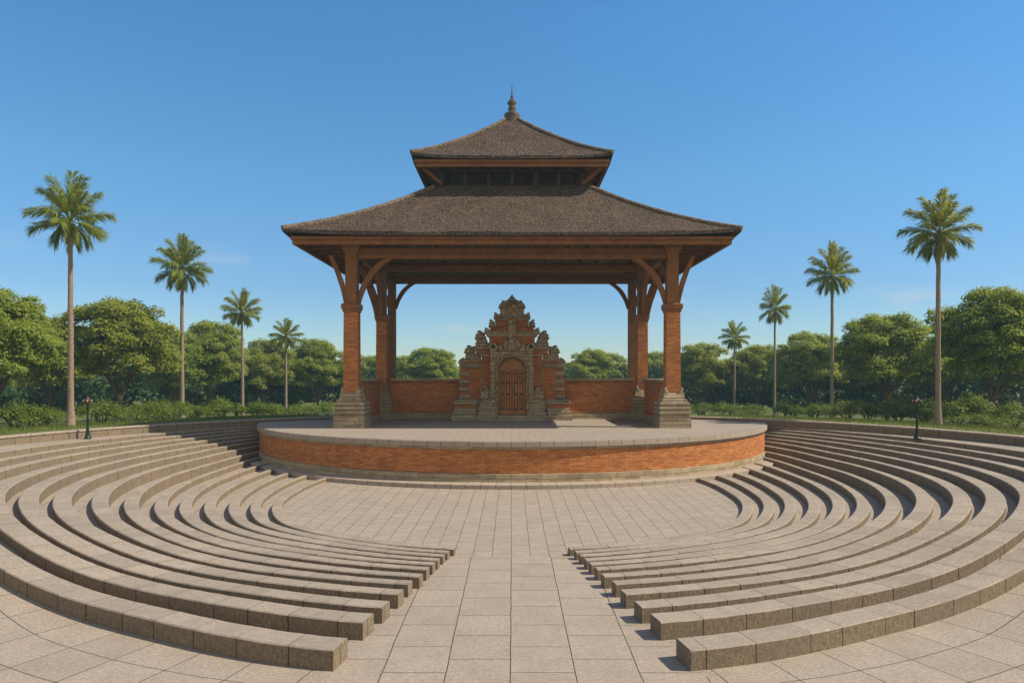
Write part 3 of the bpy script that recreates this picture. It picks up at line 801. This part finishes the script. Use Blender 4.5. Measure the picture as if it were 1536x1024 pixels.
    for s in (-1, 1):
        xa, xb = sorted((s*hw, s*xo)); zz = 905
        p.add([(xa, 28.16, Z(906)), (xb, 28.16, Z(906)), (xb, 28.16, Z(432) if s > 0 else zc), (xa, 28.16, zc if s > 0 else Z(432)), (xa, 28.6, Z(906)), (xb, 28.6, Z(906)), (xb, 28.6, Z(432) if s > 0 else zc), (xa, 28.6, zc if s > 0 else Z(432))],
              [(0, 1, 2, 3), (4, 7, 6, 5), (0, 3, 7, 4), (1, 5, 6, 2)])
    portal = p.build('portal_surround', M['carved'], t)
    q = MB()                                                       # raised arch mould, side ribs, scrolls over the arch
    am = [(hw*1.10*math.cos(a), 28.15, zc+rise*1.10*math.sin(a)) for a in [math.pi*k/28 for k in range(29)]]
    q.tube([(am[0][0], 28.15, Z(905))]+am+[(am[-1][0], 28.15, Z(905))], .035, 7)
    for s in (-1, 1):
        q.box(s*X(118), s*X(146), 28.11, 28.3, Z(790), Z(470), .015)
        for k in range(11): q.box(s*X(114), s*X(148), 28.085, 28.28, Z(786-k*28), Z(770-k*28), .012)
        for k, (ux, uy, uw, uh) in enumerate(((120, 470, 52, 52), (74, 468, 50, 44), (34, 455, 52, 62), (140, 448, 40, 34))):
            ornament(q, s*X(ux), Z(uy), X(uw), X(uh), 28.06, 28.3, s, .1)
    ornament(q, 0, Z(470), X(60), X(90), 28.02, 28.3, 1, 0)
    q.build('arch_carving', M['carved'], portal)
    m = MB(); m.box(X(-98), X(98), 27.98, 28.6, Z(946), Z(908), .015); m.build('threshold', M['stone'], t)
    # door
    zb = Z(906); d = MB()
    d.prism([(hw-.006, zb)]+[(x*.99, z) for x, z in arch]+[(-hw+.006, zb)], 28.42, 28.5)
    door = d.build('door', M['woodd'], t)
    f = MB(); fr = [(x*.955, 28.41, zc+(z-zc)*.955) for x, z in arch]; f.tube([(fr[0][0], 28.41, zb)]+fr+[(fr[-1][0], 28.41, zb)], .035, 6)
    f.box(-hw*.93, hw*.93, 28.36, 28.418, Z(600), Z(580), .008); f.box(-hw*.93, hw*.93, 28.38, 28.418, Z(905), Z(872), .008); f.box(-hw*.93, hw*.93, 28.38, 28.418, Z(614), Z(603), .008)
    tp = [(x*.86, zc+(z-zc)*.86+.02) for x, z in arch]
    f.prism(tp, 28.385, 28.418, inset=.08)
    f.build('door_frame', M['door'], door)
    for s in (-1, 1):
        l = MB(); x0, x1 = s*.012, s*hw*.9
        xs = [0.0, .14, .45, .60, .86, 1.0]
        for k in (0, 2, 4): l.box(x0+(x1-x0)*(xs[k]+.01), x0+(x1-x0)*xs[k+1], 28.385, 28.418, Z(870), Z(616), .006)
        for k in (1, 3):
            for (ya, yb) in ((862, 770), (758, 690), (678, 624)): l.box(x0+(x1-x0)*(xs[k]+.05), x0+(x1-x0)*(xs[k+1]-.05), 28.395, 28.418, Z(ya), Z(yb), .008)
        l.build('door_leaf', M['door'], door)
    h = MB(); h.tube([(.05, 28.36, Z(752)), (.05, 28.34, Z(745)), (.05, 28.36, Z(735))], .012, 6); h.box(.035, .065, 28.37, 28.386, Z(760), Z(728)); h.build('handle', M['lampb'], door)
gate()

# ------------------------------------------------------------------ lamps
def lamp(px, base_y, h, label, tilt):
    d = 21.9; x = cx_(px, d); z = 1.05
    t = thing('lamp_post', (x, d, z), label, 'lamp', 'green lamp posts')
    m = MB(); m.lathe(x, d, [(.0, z-.02), (.105, z), (.105, z+.03), (.085, z+.04), (.065, z+.12), (.05, z+.22), (.040, z+.30), (.045, z+.33), (.0, z+.34)], n=14); m.build('base', M['lampg'], t)
    m = MB(); m.lathe(x, d, [(.036, z+.3), (.032, z+.62), (.038, z+.64), (.030, z+.66), (.027, z+h-.20), (.05, z+h-.18), (.03, z+h-.16)], n=12); m.build('post', M['lampg'], t)
    m = MB(); m.lathe(x, d, [(.02, z+h-.17), (.07, z+h-.12), (.10, z+h-.02), (.085, z+h+.02), (.05, z+h+.05), (.02, z+h+.10), (.0, z+h+.15)], n=6, smooth=False)
    for k in range(4):
        a = k*math.pi/2+tilt; c = (x+.10*math.cos(a), d+.10*math.sin(a), z+h-.06)
        m.tube([(x, d, z+h-.14), (c[0], c[1], c[2]-.04), c], .012, 5)
    head = m.build('lantern', M['lampb'], t)
    m = MB()
    for k in range(4):
        a = k*math.pi/2+tilt; c = (x+.11*math.cos(a), d+.11*math.sin(a), z+h-.03)
        m.lathe(c[0], c[1], [(0, c[2]-.03), (.02, c[2]-.02), (.024, c[2]+.01), (.014, c[2]+.03), (0, c[2]+.04)], n=8)
    m.build('globes', M['lampw'], head)
lamp(131.5, 655, 1.16, 'slim green lamp post with brown lantern on the left terrace by the tallest palm', .4)
lamp(1375.5, 655, 1.16, 'slim green lamp post with brown lantern on the right terrace by the tallest palm', .9)

# ------------------------------------------------------------------ vegetation
def leaf_mesh(name, P, Nrm, size, mat_, asp=.5):
    """one rhombic leaf per row of P facing Nrm, vectorised"""
    n = len(P); Nrm = Nrm/np.linalg.norm(Nrm, axis=1)[:, None]
    a = np.cross(Nrm, npr.normal(size=(n, 3))); a /= np.linalg.norm(a, axis=1)[:, None]+1e-9
    b = np.cross(Nrm, a); s = size[:, None]
    fold = Nrm*s*.18
    V = np.stack([P-a*s*.5, P+b*s*asp*.5+fold, P+a*s*.55, P-b*s*asp*.5+fold], 1).reshape(-1, 3)
    me = bpy.data.meshes.new(name)
    me.vertices.add(4*n); me.vertices.foreach_set('co', V.astype(np.float32).ravel())
    me.loops.add(4*n); me.loops.foreach_set('vertex_index', np.arange(4*n, dtype=np.int32))
    me.polygons.add(n); me.polygons.foreach_set('loop_start', np.arange(0, 4*n, 4, dtype=np.int32))
    me.polygons.foreach_set('loop_total', np.full(n, 4, dtype=np.int32))
    me.update(calc_edges=True); me.validate(); me.materials.append(mat_)
    return me
def clumps(centres, radii, per, flat=.62, up=.55):
    Ps, Ns, Ss = [], [], []
    for c, r in zip(centres, radii):
        n = int(per*(r**2)/.30)
        d = npr.normal(size=(n, 3)); d /= np.linalg.norm(d, axis=1)[:, None]
        d[:, 2] = np.where(d[:, 2] < -.35, -d[:, 2]*.6, d[:, 2])
        rad = r*npr.uniform(.55, 1.08, size=(n, 1))
        p = d*rad; p[:, 2] *= flat
        Ps.append(p+np.array(c)); nn = d*.8+npr.normal(size=(n, 3))*.45; nn[:, 2] += up; Ns.append(nn)
    P = np.concatenate(Ps); N = np.concatenate(Ns)
    return P, N
def make_tree(seed, h=6.0, w=4.8, asym=0.0, per=260, leaf=.15, mat_='leaf'):
    """broadleaf tree: short trunk, spreading limbs, domed crown of leaf clumps; base at origin"""
    r = random.Random(seed); npr.seed(seed)
    cz0, cz1 = h*.30, h; cen = []; rad = []
    tries = 0
    while len(cen) < 150 and tries < 6000:
        tries += 1
        u = r.uniform(0, 2*math.pi); v = r.uniform(-.72, 1)
        k = r.choice([r.uniform(.74, .90), r.uniform(.84, .96), r.uniform(.35, .75)])
        rr = math.sqrt(max(0, 1-v*v))
        lob = 1+.13*math.sin(3*u+seed)+.10*math.sin(5*u+2*seed)+.11*math.sin(6*v+seed+2*u)
        x = rr*math.cos(u)*w*.5*k*lob+asym*v; y = rr*math.sin(u)*w*.5*k*lob; z = h*.60+v*h*.385*k*(1 if v > 0 else .9)
        rc = r.uniform(.36, .66)*w/4.8
        if all((x-q[0])**2+(y-q[1])**2+((z-q[2])*1.3)**2 > (.36*w/4.8)**2 for q in cen): cen.append((x, y, z)); rad.append(rc)
    P, N = clumps(cen, rad, per, .82)
    crown = leaf_mesh('crown', P, N, npr.uniform(leaf*.7, leaf*1.35, len(P)), M[mat_])
    tb = MB(); th_ = h*.20
    tb.tube([(0, 0, -.3), (0.01, 0, .05), (.03, .02, th_*.5), (.02, 0, th_)], [.21, .16, .125, .12], 9)
    for k in range(7):
        a = k*2*math.pi/7+r.uniform(-.3, .3); q = r.uniform(.24, .40)*w; zt = h*r.uniform(.50, .72)
        p1 = (math.cos(a)*q*.35, math.sin(a)*q*.35, th_+(zt-th_)*.45); p2 = (math.cos(a)*q, math.sin(a)*q, zt)
        tb.tube([(.02, 0, th_*.85), p1, p2], [.075, .05, .02], 6)
        for e in range(2):
            a2 = a+r.uniform(-.9, .9); p3 = (p1[0]+math.cos(a2)*q*.5, p1[1]+math.sin(a2)*q*.5, p1[2]+r.uniform(.5, 1.1))
            tb.tube([p1, tuple(.5*(p1[i]+p3[i])+.05 for i in range(3)), p3], [.04, .028, .012], 5)
    trunk = tb.mesh('trunk', M['bark'])
    return trunk, crown
def place(name, meshes, loc, rz, sc, label, cat, group, names=('trunk', 'crown')):
    t = link(name, None, None, loc); t.rotation_euler = (0, 0, rz); t.scale = sc
    tag(t, label, cat, group)
    for nm, me in zip(names, meshes):
        o = bpy.data.objects.new(nm, me); COL.objects.link(o); o.parent = t
    return t
def ground_at(x, y):
    r = math.hypot(x, y-D); th = math.degrees(math.atan2(abs(x), D-y)); return lawn_z(r, th)
trees = [make_tree(s, 6.2, 4.9, a) for s, a in ((3, .2), (8, -.25), (15, .1), (21, -.1))]
# px, distance, scale, variant, label
TREES = [
 (-8, 29, .93, .90, 0, 'rounded broadleaf tree cut by the left edge of the picture'),
 (180, 35, .98, .95, 1, 'full rounded broadleaf tree between the tallest and second palms on the left'),
 (313, 50, 1.0, 1.06, 2, 'broadleaf tree between the second and third palms on the left'),
 (396, 60, .95, 1.02, 3, 'broadleaf tree between the third and smallest palms on the left'),
 (477, 62, 1.0, 1.03, 0, 'broadleaf tree just left of the front left pavilion column'),
 (555, 78, 1.0, 1.02, 1, 'distant broadleaf tree seen between the two left pavilion columns'),
 (641, 68, 1.2, .98, 2, 'broadleaf tree seen above the low wall left of the gate'),
 (893, 70, 1.15, 1.0, 1, 'broadleaf tree seen above the low wall right of the gate'),
 (980, 76, 1.05, 1.05, 3, 'distant broadleaf tree seen between the two right pavilion columns'),
 (1055, 62, 1.0, .98, 2, 'broadleaf tree just right of the front right pavilion column'),
 (1136, 62, 1.0, .96, 0, 'broadleaf tree between the smallest and third palms on the right'),
 (1216, 54, 1.1, 1.02, 3, 'broadleaf tree between the third and second palms on the right'),
 (1331, 41, 1.0, .97, 1, 'full rounded broadleaf tree behind the lamp post on the right'),
 (1488, 32, .95, .97, 2, 'large broadleaf tree near the right edge, right of the tallest palm'),
]
for k, (px, d, s, sz, v, lab) in enumerate(TREES):
    x = cx_(px, d); z = ground_at(x, d)
    place('broadleaf_tree', trees[v], (x, d, z), rng.uniform(0, 6.28), (s, s, sz), lab, 'tree', 'broadleaf trees round the lawn')
# second row behind, in the shade of the first
for k, (px, d, s, v) in enumerate([(75, 40, .92, 2), (262, 48, .9, 0), (-40, 44, 1.0, 1), (355, 62, .92, 1), (432, 70, .95, 2), (515, 80, 1.0, 3), (600, 86, .95, 0), (700, 88, .82, 3), (840, 90, .82, 0),
        (935, 88, .95, 2), (1020, 82, .98, 1), (1095, 74, .92, 3), (1178, 66, .9, 2), (1275, 56, .92, 0), (1412, 46, 1.0, 3), (1560, 44, 1.05, 0)]):
    x = cx_(px, d)
    place('broadleaf_tree', trees[v], (x, d, ground_at(x, d)), rng.uniform(0, 6.28), (s, s, s), 'darker broadleaf tree in the second row behind the trees round the lawn', 'tree', 'second row of broadleaf trees')
# dense far woodland
def woodland():
    npr.seed(77); cen = []; rad = []
    for k in range(1000):
        a = npr.uniform(-38, 38); q = abs(a)/38
        d0 = 74-30*q; d = d0+npr.uniform(0, 26)
        x = d*math.tan(R(a)); y = d
        cen.append((x, y, ground_at(x, y)+npr.uniform(.1, 1)**.8*(3.6+1.6*(d-d0)/26))); rad.append(npr.uniform(.8, 1.5))
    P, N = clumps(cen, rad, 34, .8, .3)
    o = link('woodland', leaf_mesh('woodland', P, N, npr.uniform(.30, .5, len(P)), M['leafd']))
    o['kind'] = 'stuff'; o['label'] = 'dense dark green woodland undergrowth far behind the trees'; o['category'] = 'woodland'
woodland()
# shrubs
def make_shrub(seed):
    npr.seed(seed); r = random.Random(seed); cen = []; rad = []
    for k in range(20):
        a = r.uniform(0, 6.28); q = r.uniform(0, .72); cen.append((math.cos(a)*q*1.15, math.sin(a)*q, .18+r.uniform(0, .42)*(1-q*.6))); rad.append(r.uniform(.24, .40))
    P, N = clumps(cen, rad, 420, .85, .6)
    crown = leaf_mesh('foliage', P, N, npr.uniform(.05, .095, len(P)), M['shrub'])
    tb = MB()
    for k in range(6):
        a = k*1.05+r.uniform(-.2, .2); tb.tube([(0, 0, -.1), (.2*math.cos(a), .2*math.sin(a), .25), (.4*math.cos(a), .4*math.sin(a), .5)], [.025, .018, .008], 5)
    return tb.mesh('stem', M['bark']), crown
shrubs = [make_shrub(s) for s in (31, 32, 33)]
def shrub(px, d, sw, sh, label):
    x = cx_(px, d); place('shrub', shrubs[rng.randrange(3)], (x, d, ground_at(x, d)-.03), rng.uniform(0, 6.28), (sw*rng.uniform(.9, 1.2), sw, sh*rng.uniform(.8, 1.2)), label, 'shrub', 'shrubs along the lawn', ('stem', 'foliage'))
SH = [
 (22, 26.5, 1.3, 1.35, 'large leafy shrub at the left edge of the picture beside the tallest left palm'),
 (66, 27.2, 1.15, 1.2, 'leafy shrub just left of the tallest left palm trunk'),
 (152, 28.5, 1.1, 1.05, 'leafy shrub between the left lamp post and the tree trunk'),
 (212, 29.5, 1.25, 1.25, 'bright leafy shrub right of the tree trunk nearest the left lamp post'),
 (248, 30.5, 1.05, 1.15, 'leafy shrub just left of the second left palm trunk'),
 (292, 33, 1.15, 1.1, 'leafy shrub just right of the second left palm trunk'),
 (332, 35, 1.2, 1.2, 'leafy shrub just left of the third left palm trunk'),
 (384, 39, 1.2, 1.05, 'leafy shrub just right of the third left palm trunk'),
 (412, 43, 1.2, 1.05, 'leafy shrub just left of the smallest left palm trunk'),
 (452, 47, 1.3, 1.1, 'leafy shrub just right of the smallest left palm trunk'),
 (492, 50, 1.3, 1.1, 'leafy shrub beside the front left column base'),
 (1050, 52, 1.3, 1.1, 'leafy shrub beside the front right column base'),
 (1084, 48, 1.3, 1.1, 'leafy shrub just left of the smallest right palm trunk'),
 (1124, 45, 1.3, 1.15, 'leafy shrub just right of the smallest right palm trunk'),
 (1190, 41, 1.3, 1.2, 'leafy shrub just right of the third right palm trunk'),
 (1222, 37, 1.15, 1.2, 'leafy shrub just left of the second right palm trunk'),
 (1268, 35, 1.2, 1.25, 'leafy shrub just right of the second right palm trunk'),
 (1302, 33, 1.15, 1.3, 'leafy shrub left of the tree trunk behind the right lamp post'),
 (1348, 31.5, 1.2, 1.3, 'leafy shrub just left of the right lamp post'),
 (1386, 31, 1.05, 1.2, 'leafy shrub between the right lamp post and the tallest right palm'),
 (1436, 29, 1.25, 1.45, 'large leafy shrub just right of the tallest right palm trunk'),
 (1472, 27, 1.0, .8, 'low spreading shrub in front of the large tree near the right edge'),
 (1520, 28, 1.35, 1.5, 'large leafy shrub at the right edge of the picture'),
]
for s in SH: shrub(*s)
# palms
def make_palm(seed, h=8.6, crown=1.58):
    r = random.Random(seed); npr.seed(seed)
    tb = MB(); n = 22; pts = []; rad = []
    lean = r.uniform(-.05, .05)
    for k in range(n+1):
        q = k/n; pts.append((lean*q*q*2, r.uniform(-.01, .01), -.3+q*(h+.3)))
        rad.append((.24 if k == 0 else .20 if k == 1 else .16 if k == 2 else   .132-.046*q)+(.005 if k % 2 else 0))
    tb.tube(pts, rad, 11)
    top = Vector(pts[-1])
    for k in range(9):                                              # old leaf stubs under the crown
        a = k*.7; tb.tube([top+Vector((.09*math.cos(a), .09*math.sin(a), -.45+.03*k)), top+Vector((.20*math.cos(a), .20*math.sin(a), -.12+.03*k))], [.05, .02], 5)
    trunk = tb.mesh('trunk', M['palmbark'])
    cb = MB()
    fr = [(88, 1.26, 0), (79, 1.22, .3), (79, 1.22, 2.4), (78, 1.2, 4.5)]
    rings = [(55, 6, 1.10), (24, 6, 1.03), (-4, 5, .94), (-38, 4, .66)]
    for el, m_, ln in rings:
        o = r.uniform(0, 6.28)
        for k in range(m_): fr.append((el+r.uniform(-8, 8), ln*r.uniform(.92, 1.05), o+k*6.283/m_+r.uniform(-.15, .15)))
    for el, ln, az in fr:
        L = crown*ln; n = 16; p = top.copy()+Vector((0, 0, .02)); e = R(el); rac = [p.copy()]; ds = []
        for k in range(n):
            d = Vector((math.cos(e)*math.cos(az), math.cos(e)*math.sin(az), math.sin(e))); ds.append(d)
            p = p+d*(L/n); rac.append(p.copy()); e -= R(.6+3.4*k/n)*(1 if el < 80 else .3)
        cb.tube(rac, [.026-.0013*k for k in range(n+1)], 4, cap=False)
        side = Vector((-math.sin(az), math.cos(az), 0))
        for k in range(4, n+1):
            for sub in (0, .17, .34, .5, .67, .84):
                q = (k-1+sub)/n
                if q > 1: continue
                b = rac[k-1].lerp(rac[k], sub); d = ds[min(k-1, n-1)]; nn = d.cross(side).normalized()
                ll = crown*(.31*math.sin(math.pi*min(1, .10+(q-.2)*1.02))**.6+.09)*r.uniform(.8, 1.15)
                for s in (-1, 1):
                    o = (side*s*r.uniform(.35, .75)+d*r.uniform(.75, 1.0)+nn*r.uniform(-.45, .40)).normalized()
                    tip = b+o*ll+Vector((0, 0, -ll*r.uniform(.1, .5))); mid = b+o*ll*.5; w = d.cross(o).cross(o).normalized()*.021*crown/1.6
                    cb.add([b, mid+w, tip, mid-w], [(0, 1, 2, 3)], [[(0, 0)]*4])
    return trunk, cb.mesh('crown', M['palm'])
palms = [make_palm(s) for s in (41, 42, 43)]
PAL = [
 (106, 25.2, 333, 'tallest palm tree on the left, left of the lamp post', 0, .79),
 (273, 36.0, 406, 'second tallest palm tree on the left side', 1, .84),
 (364, 45, 470, 'third palm tree on the left, slim and distant', 2, .74),
 (429, 53, 506, 'smallest and farthest palm tree on the left', 0, .74),
 (1407, 26.6, 352, 'tallest palm tree on the right, beside the lamp post', 1, .76),
 (1248, 40, 415, 'second tallest palm tree on the right side', 2, .80),
 (1162, 50, 465, 'third palm tree on the right, slim and distant', 0, .66),
 (1102, 57, 508, 'smallest and farthest palm tree on the right', 1, .70),
]
for px, d, ytop, lab, v, cs in PAL:
    x = cx_(px, d); z = ground_at(x, d); want = H+(560-ytop)*d/F-z     # height of the crown heart
    place('palm_tree', palms[v], (x, d, z), rng.uniform(0, 6.28), (cs, cs, want/8.6), lab, 'palm tree', 'palm trees')
# grass tufts along the lawn
def grass():
    npr.seed(5); P = []
    n = 26000
    th = npr.uniform(84, 150, n); r = RW+.32+npr.power(1.2, n)*9; sx = np.where(npr.rand(n) < .5, -1, 1)
    x = sx*r*np.sin(np.radians(th)); y = D-r*np.cos(np.radians(th))
    z = np.array([lawn_z(a, b) for a, b in zip(r, th)])
    hgt = npr.uniform(.05, .13, n); az = npr.uniform(0, 6.28, n); w = .012
    b0 = np.stack([x-w*np.cos(az), y-w*np.sin(az), z-.01], 1); b1 = np.stack([x+w*np.cos(az), y+w*np.sin(az), z-.01], 1)
    tp = np.stack([x+npr.normal(0, .03, n), y+npr.normal(0, .03, n), z+hgt], 1)
    V = np.stack([b0, b1, tp], 1).reshape(-1, 3)
    me = bpy.data.meshes.new('grass'); me.vertices.add(3*n); me.vertices.foreach_set('co', V.astype(np.float32).ravel())
    me.loops.add(3*n); me.loops.foreach_set('vertex_index', np.arange(3*n, dtype=np.int32)); me.polygons.add(n)
    me.polygons.foreach_set('loop_start', np.arange(0, 3*n, 3, dtype=np.int32)); me.polygons.foreach_set('loop_total', np.full(n, 3, dtype=np.int32))
    me.update(calc_edges=True); me.materials.append(M['grassb'])
    o = link('grass', me); o['kind'] = 'stuff'; o['label'] = 'short green grass on the lawn behind the retaining walls'; o['category'] = 'grass'
grass()

# ------------------------------------------------------------------ thin blue air
def haze():
    m = bpy.data.materials.new('air'); m.use_nodes = True; nt = m.node_tree; nt.nodes.remove(nt.nodes['Principled BSDF'])
    v = nd(nt, 'ShaderNodeVolumePrincipled', {'Color': (.50, .82, .92, 1), 'Density': .0009, 'Anisotropy': .0})
    nt.links.new(v.outputs[0], nt.nodes['Material Output'].inputs['Volume'])
    m.cycles.volume_sampling = 'DISTANCE'
    mb = MB(); mb.box(-120, 120, -105, 150, -9.5, 17)
    o = mb.build('haze', m); o['kind'] = 'stuff'
haze()
# ------------------------------------------------------------------ sky, sun, camera
SUN_EL, SUN_AZ = 47.0, 5.0            # degrees; azimuth from +x towards the camera
def sky():
    w = bpy.data.worlds.new('World'); scene.world = w; w.use_nodes = True; nt = w.node_tree
    bg = nt.nodes['Background']
    st = nt.nodes.new('ShaderNodeTexSky'); st.sky_type = 'NISHITA'; st.sun_disc = False
    st.sun_elevation = R(SUN_EL); st.sun_rotation = R(90+SUN_AZ); st.altitude = 0; st.air_density = 1.0; st.dust_density = 0.0; st.ozone_density = 3.0
    col = st.outputs[0]
    hs = nd(nt, 'ShaderNodeHueSaturation', {'Saturation': 1.22, 'Value': 1.0, 'Color': col}); zz = nd(nt, 'ShaderNodeSeparateXYZ', {0: nd(nt, 'ShaderNodeTexCoord').outputs['Generated']}).outputs[2]
    col = mixc(nt, 1.0, hs.outputs[0], ramp(nt, zz, [(0.0, (.50, .59, .71)), (.11, (.545, .64, .76)), (.25, (.775, .90, .89)), (.44, (.90, 1.05, 1.03))]), 'MULTIPLY')
    gen = nd(nt, 'ShaderNodeTexCoord').outputs['Generated']
    cl = noise(nt, mapping(nt, gen, (7, 7, 30)), 1.0, 5, .55)
    band = math_n(nt, 'MULTIPLY', ramp(nt, zz, [(.02, 0), (.06, 1)]), ramp(nt, zz, [(.12, 1), (.17, 0)]))
    col = mixc(nt, math_n(nt, 'MULTIPLY', math_n(nt, 'MULTIPLY', ramp(nt, cl, [(.60, 0), (.72, 1)]), band), .35), col, (4.4, 4.1, 4.4))
    # unseen warm cloud bank added behind the viewer as frontal fill light
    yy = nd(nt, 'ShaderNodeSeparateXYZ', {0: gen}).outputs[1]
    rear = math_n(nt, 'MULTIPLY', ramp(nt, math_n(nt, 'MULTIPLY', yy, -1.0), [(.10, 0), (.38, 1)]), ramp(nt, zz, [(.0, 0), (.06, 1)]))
    cloud_fill = noise(nt, mapping(nt, gen, (2.2, 2.2, 3.6)), 1.0, 6, .58)
    col = mixc(nt, math_n(nt, 'MULTIPLY', rear, ramp(nt, cloud_fill, [(.40, 0), (.54, 1)])), col, (5.8, 5.0, 4.0))
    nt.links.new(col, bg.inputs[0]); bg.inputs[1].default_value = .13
sky()
sun = bpy.data.lights.new('sun', 'SUN'); sun.energy = 5.0; sun.angle = R(.5); sun.color = (1.0, .89, .72)
so = bpy.data.objects.new('sun', sun); COL.objects.link(so)
to = Vector((math.cos(R(SUN_EL))*math.cos(R(SUN_AZ)), -math.cos(R(SUN_EL))*math.sin(R(SUN_AZ)), math.sin(R(SUN_EL))))
so.rotation_euler = to.to_track_quat('Z', 'Y').to_euler(); so.location = to*60
cam = bpy.data.cameras.new('camera'); co = bpy.data.objects.new('camera', cam); COL.objects.link(co)
co.location = (0, 0, H); co.rotation_euler = (R(90), 0, 0)
cam.sensor_width = 36; cam.lens = 36*F/1536; cam.shift_y = 48/1536; cam.clip_end = 2000; cam.clip_start = .05
scene.camera = co
vs = scene.view_settings; vs.view_transform = 'Standard'; vs.look = 'None'; vs.exposure = .30; vs.gamma = 1
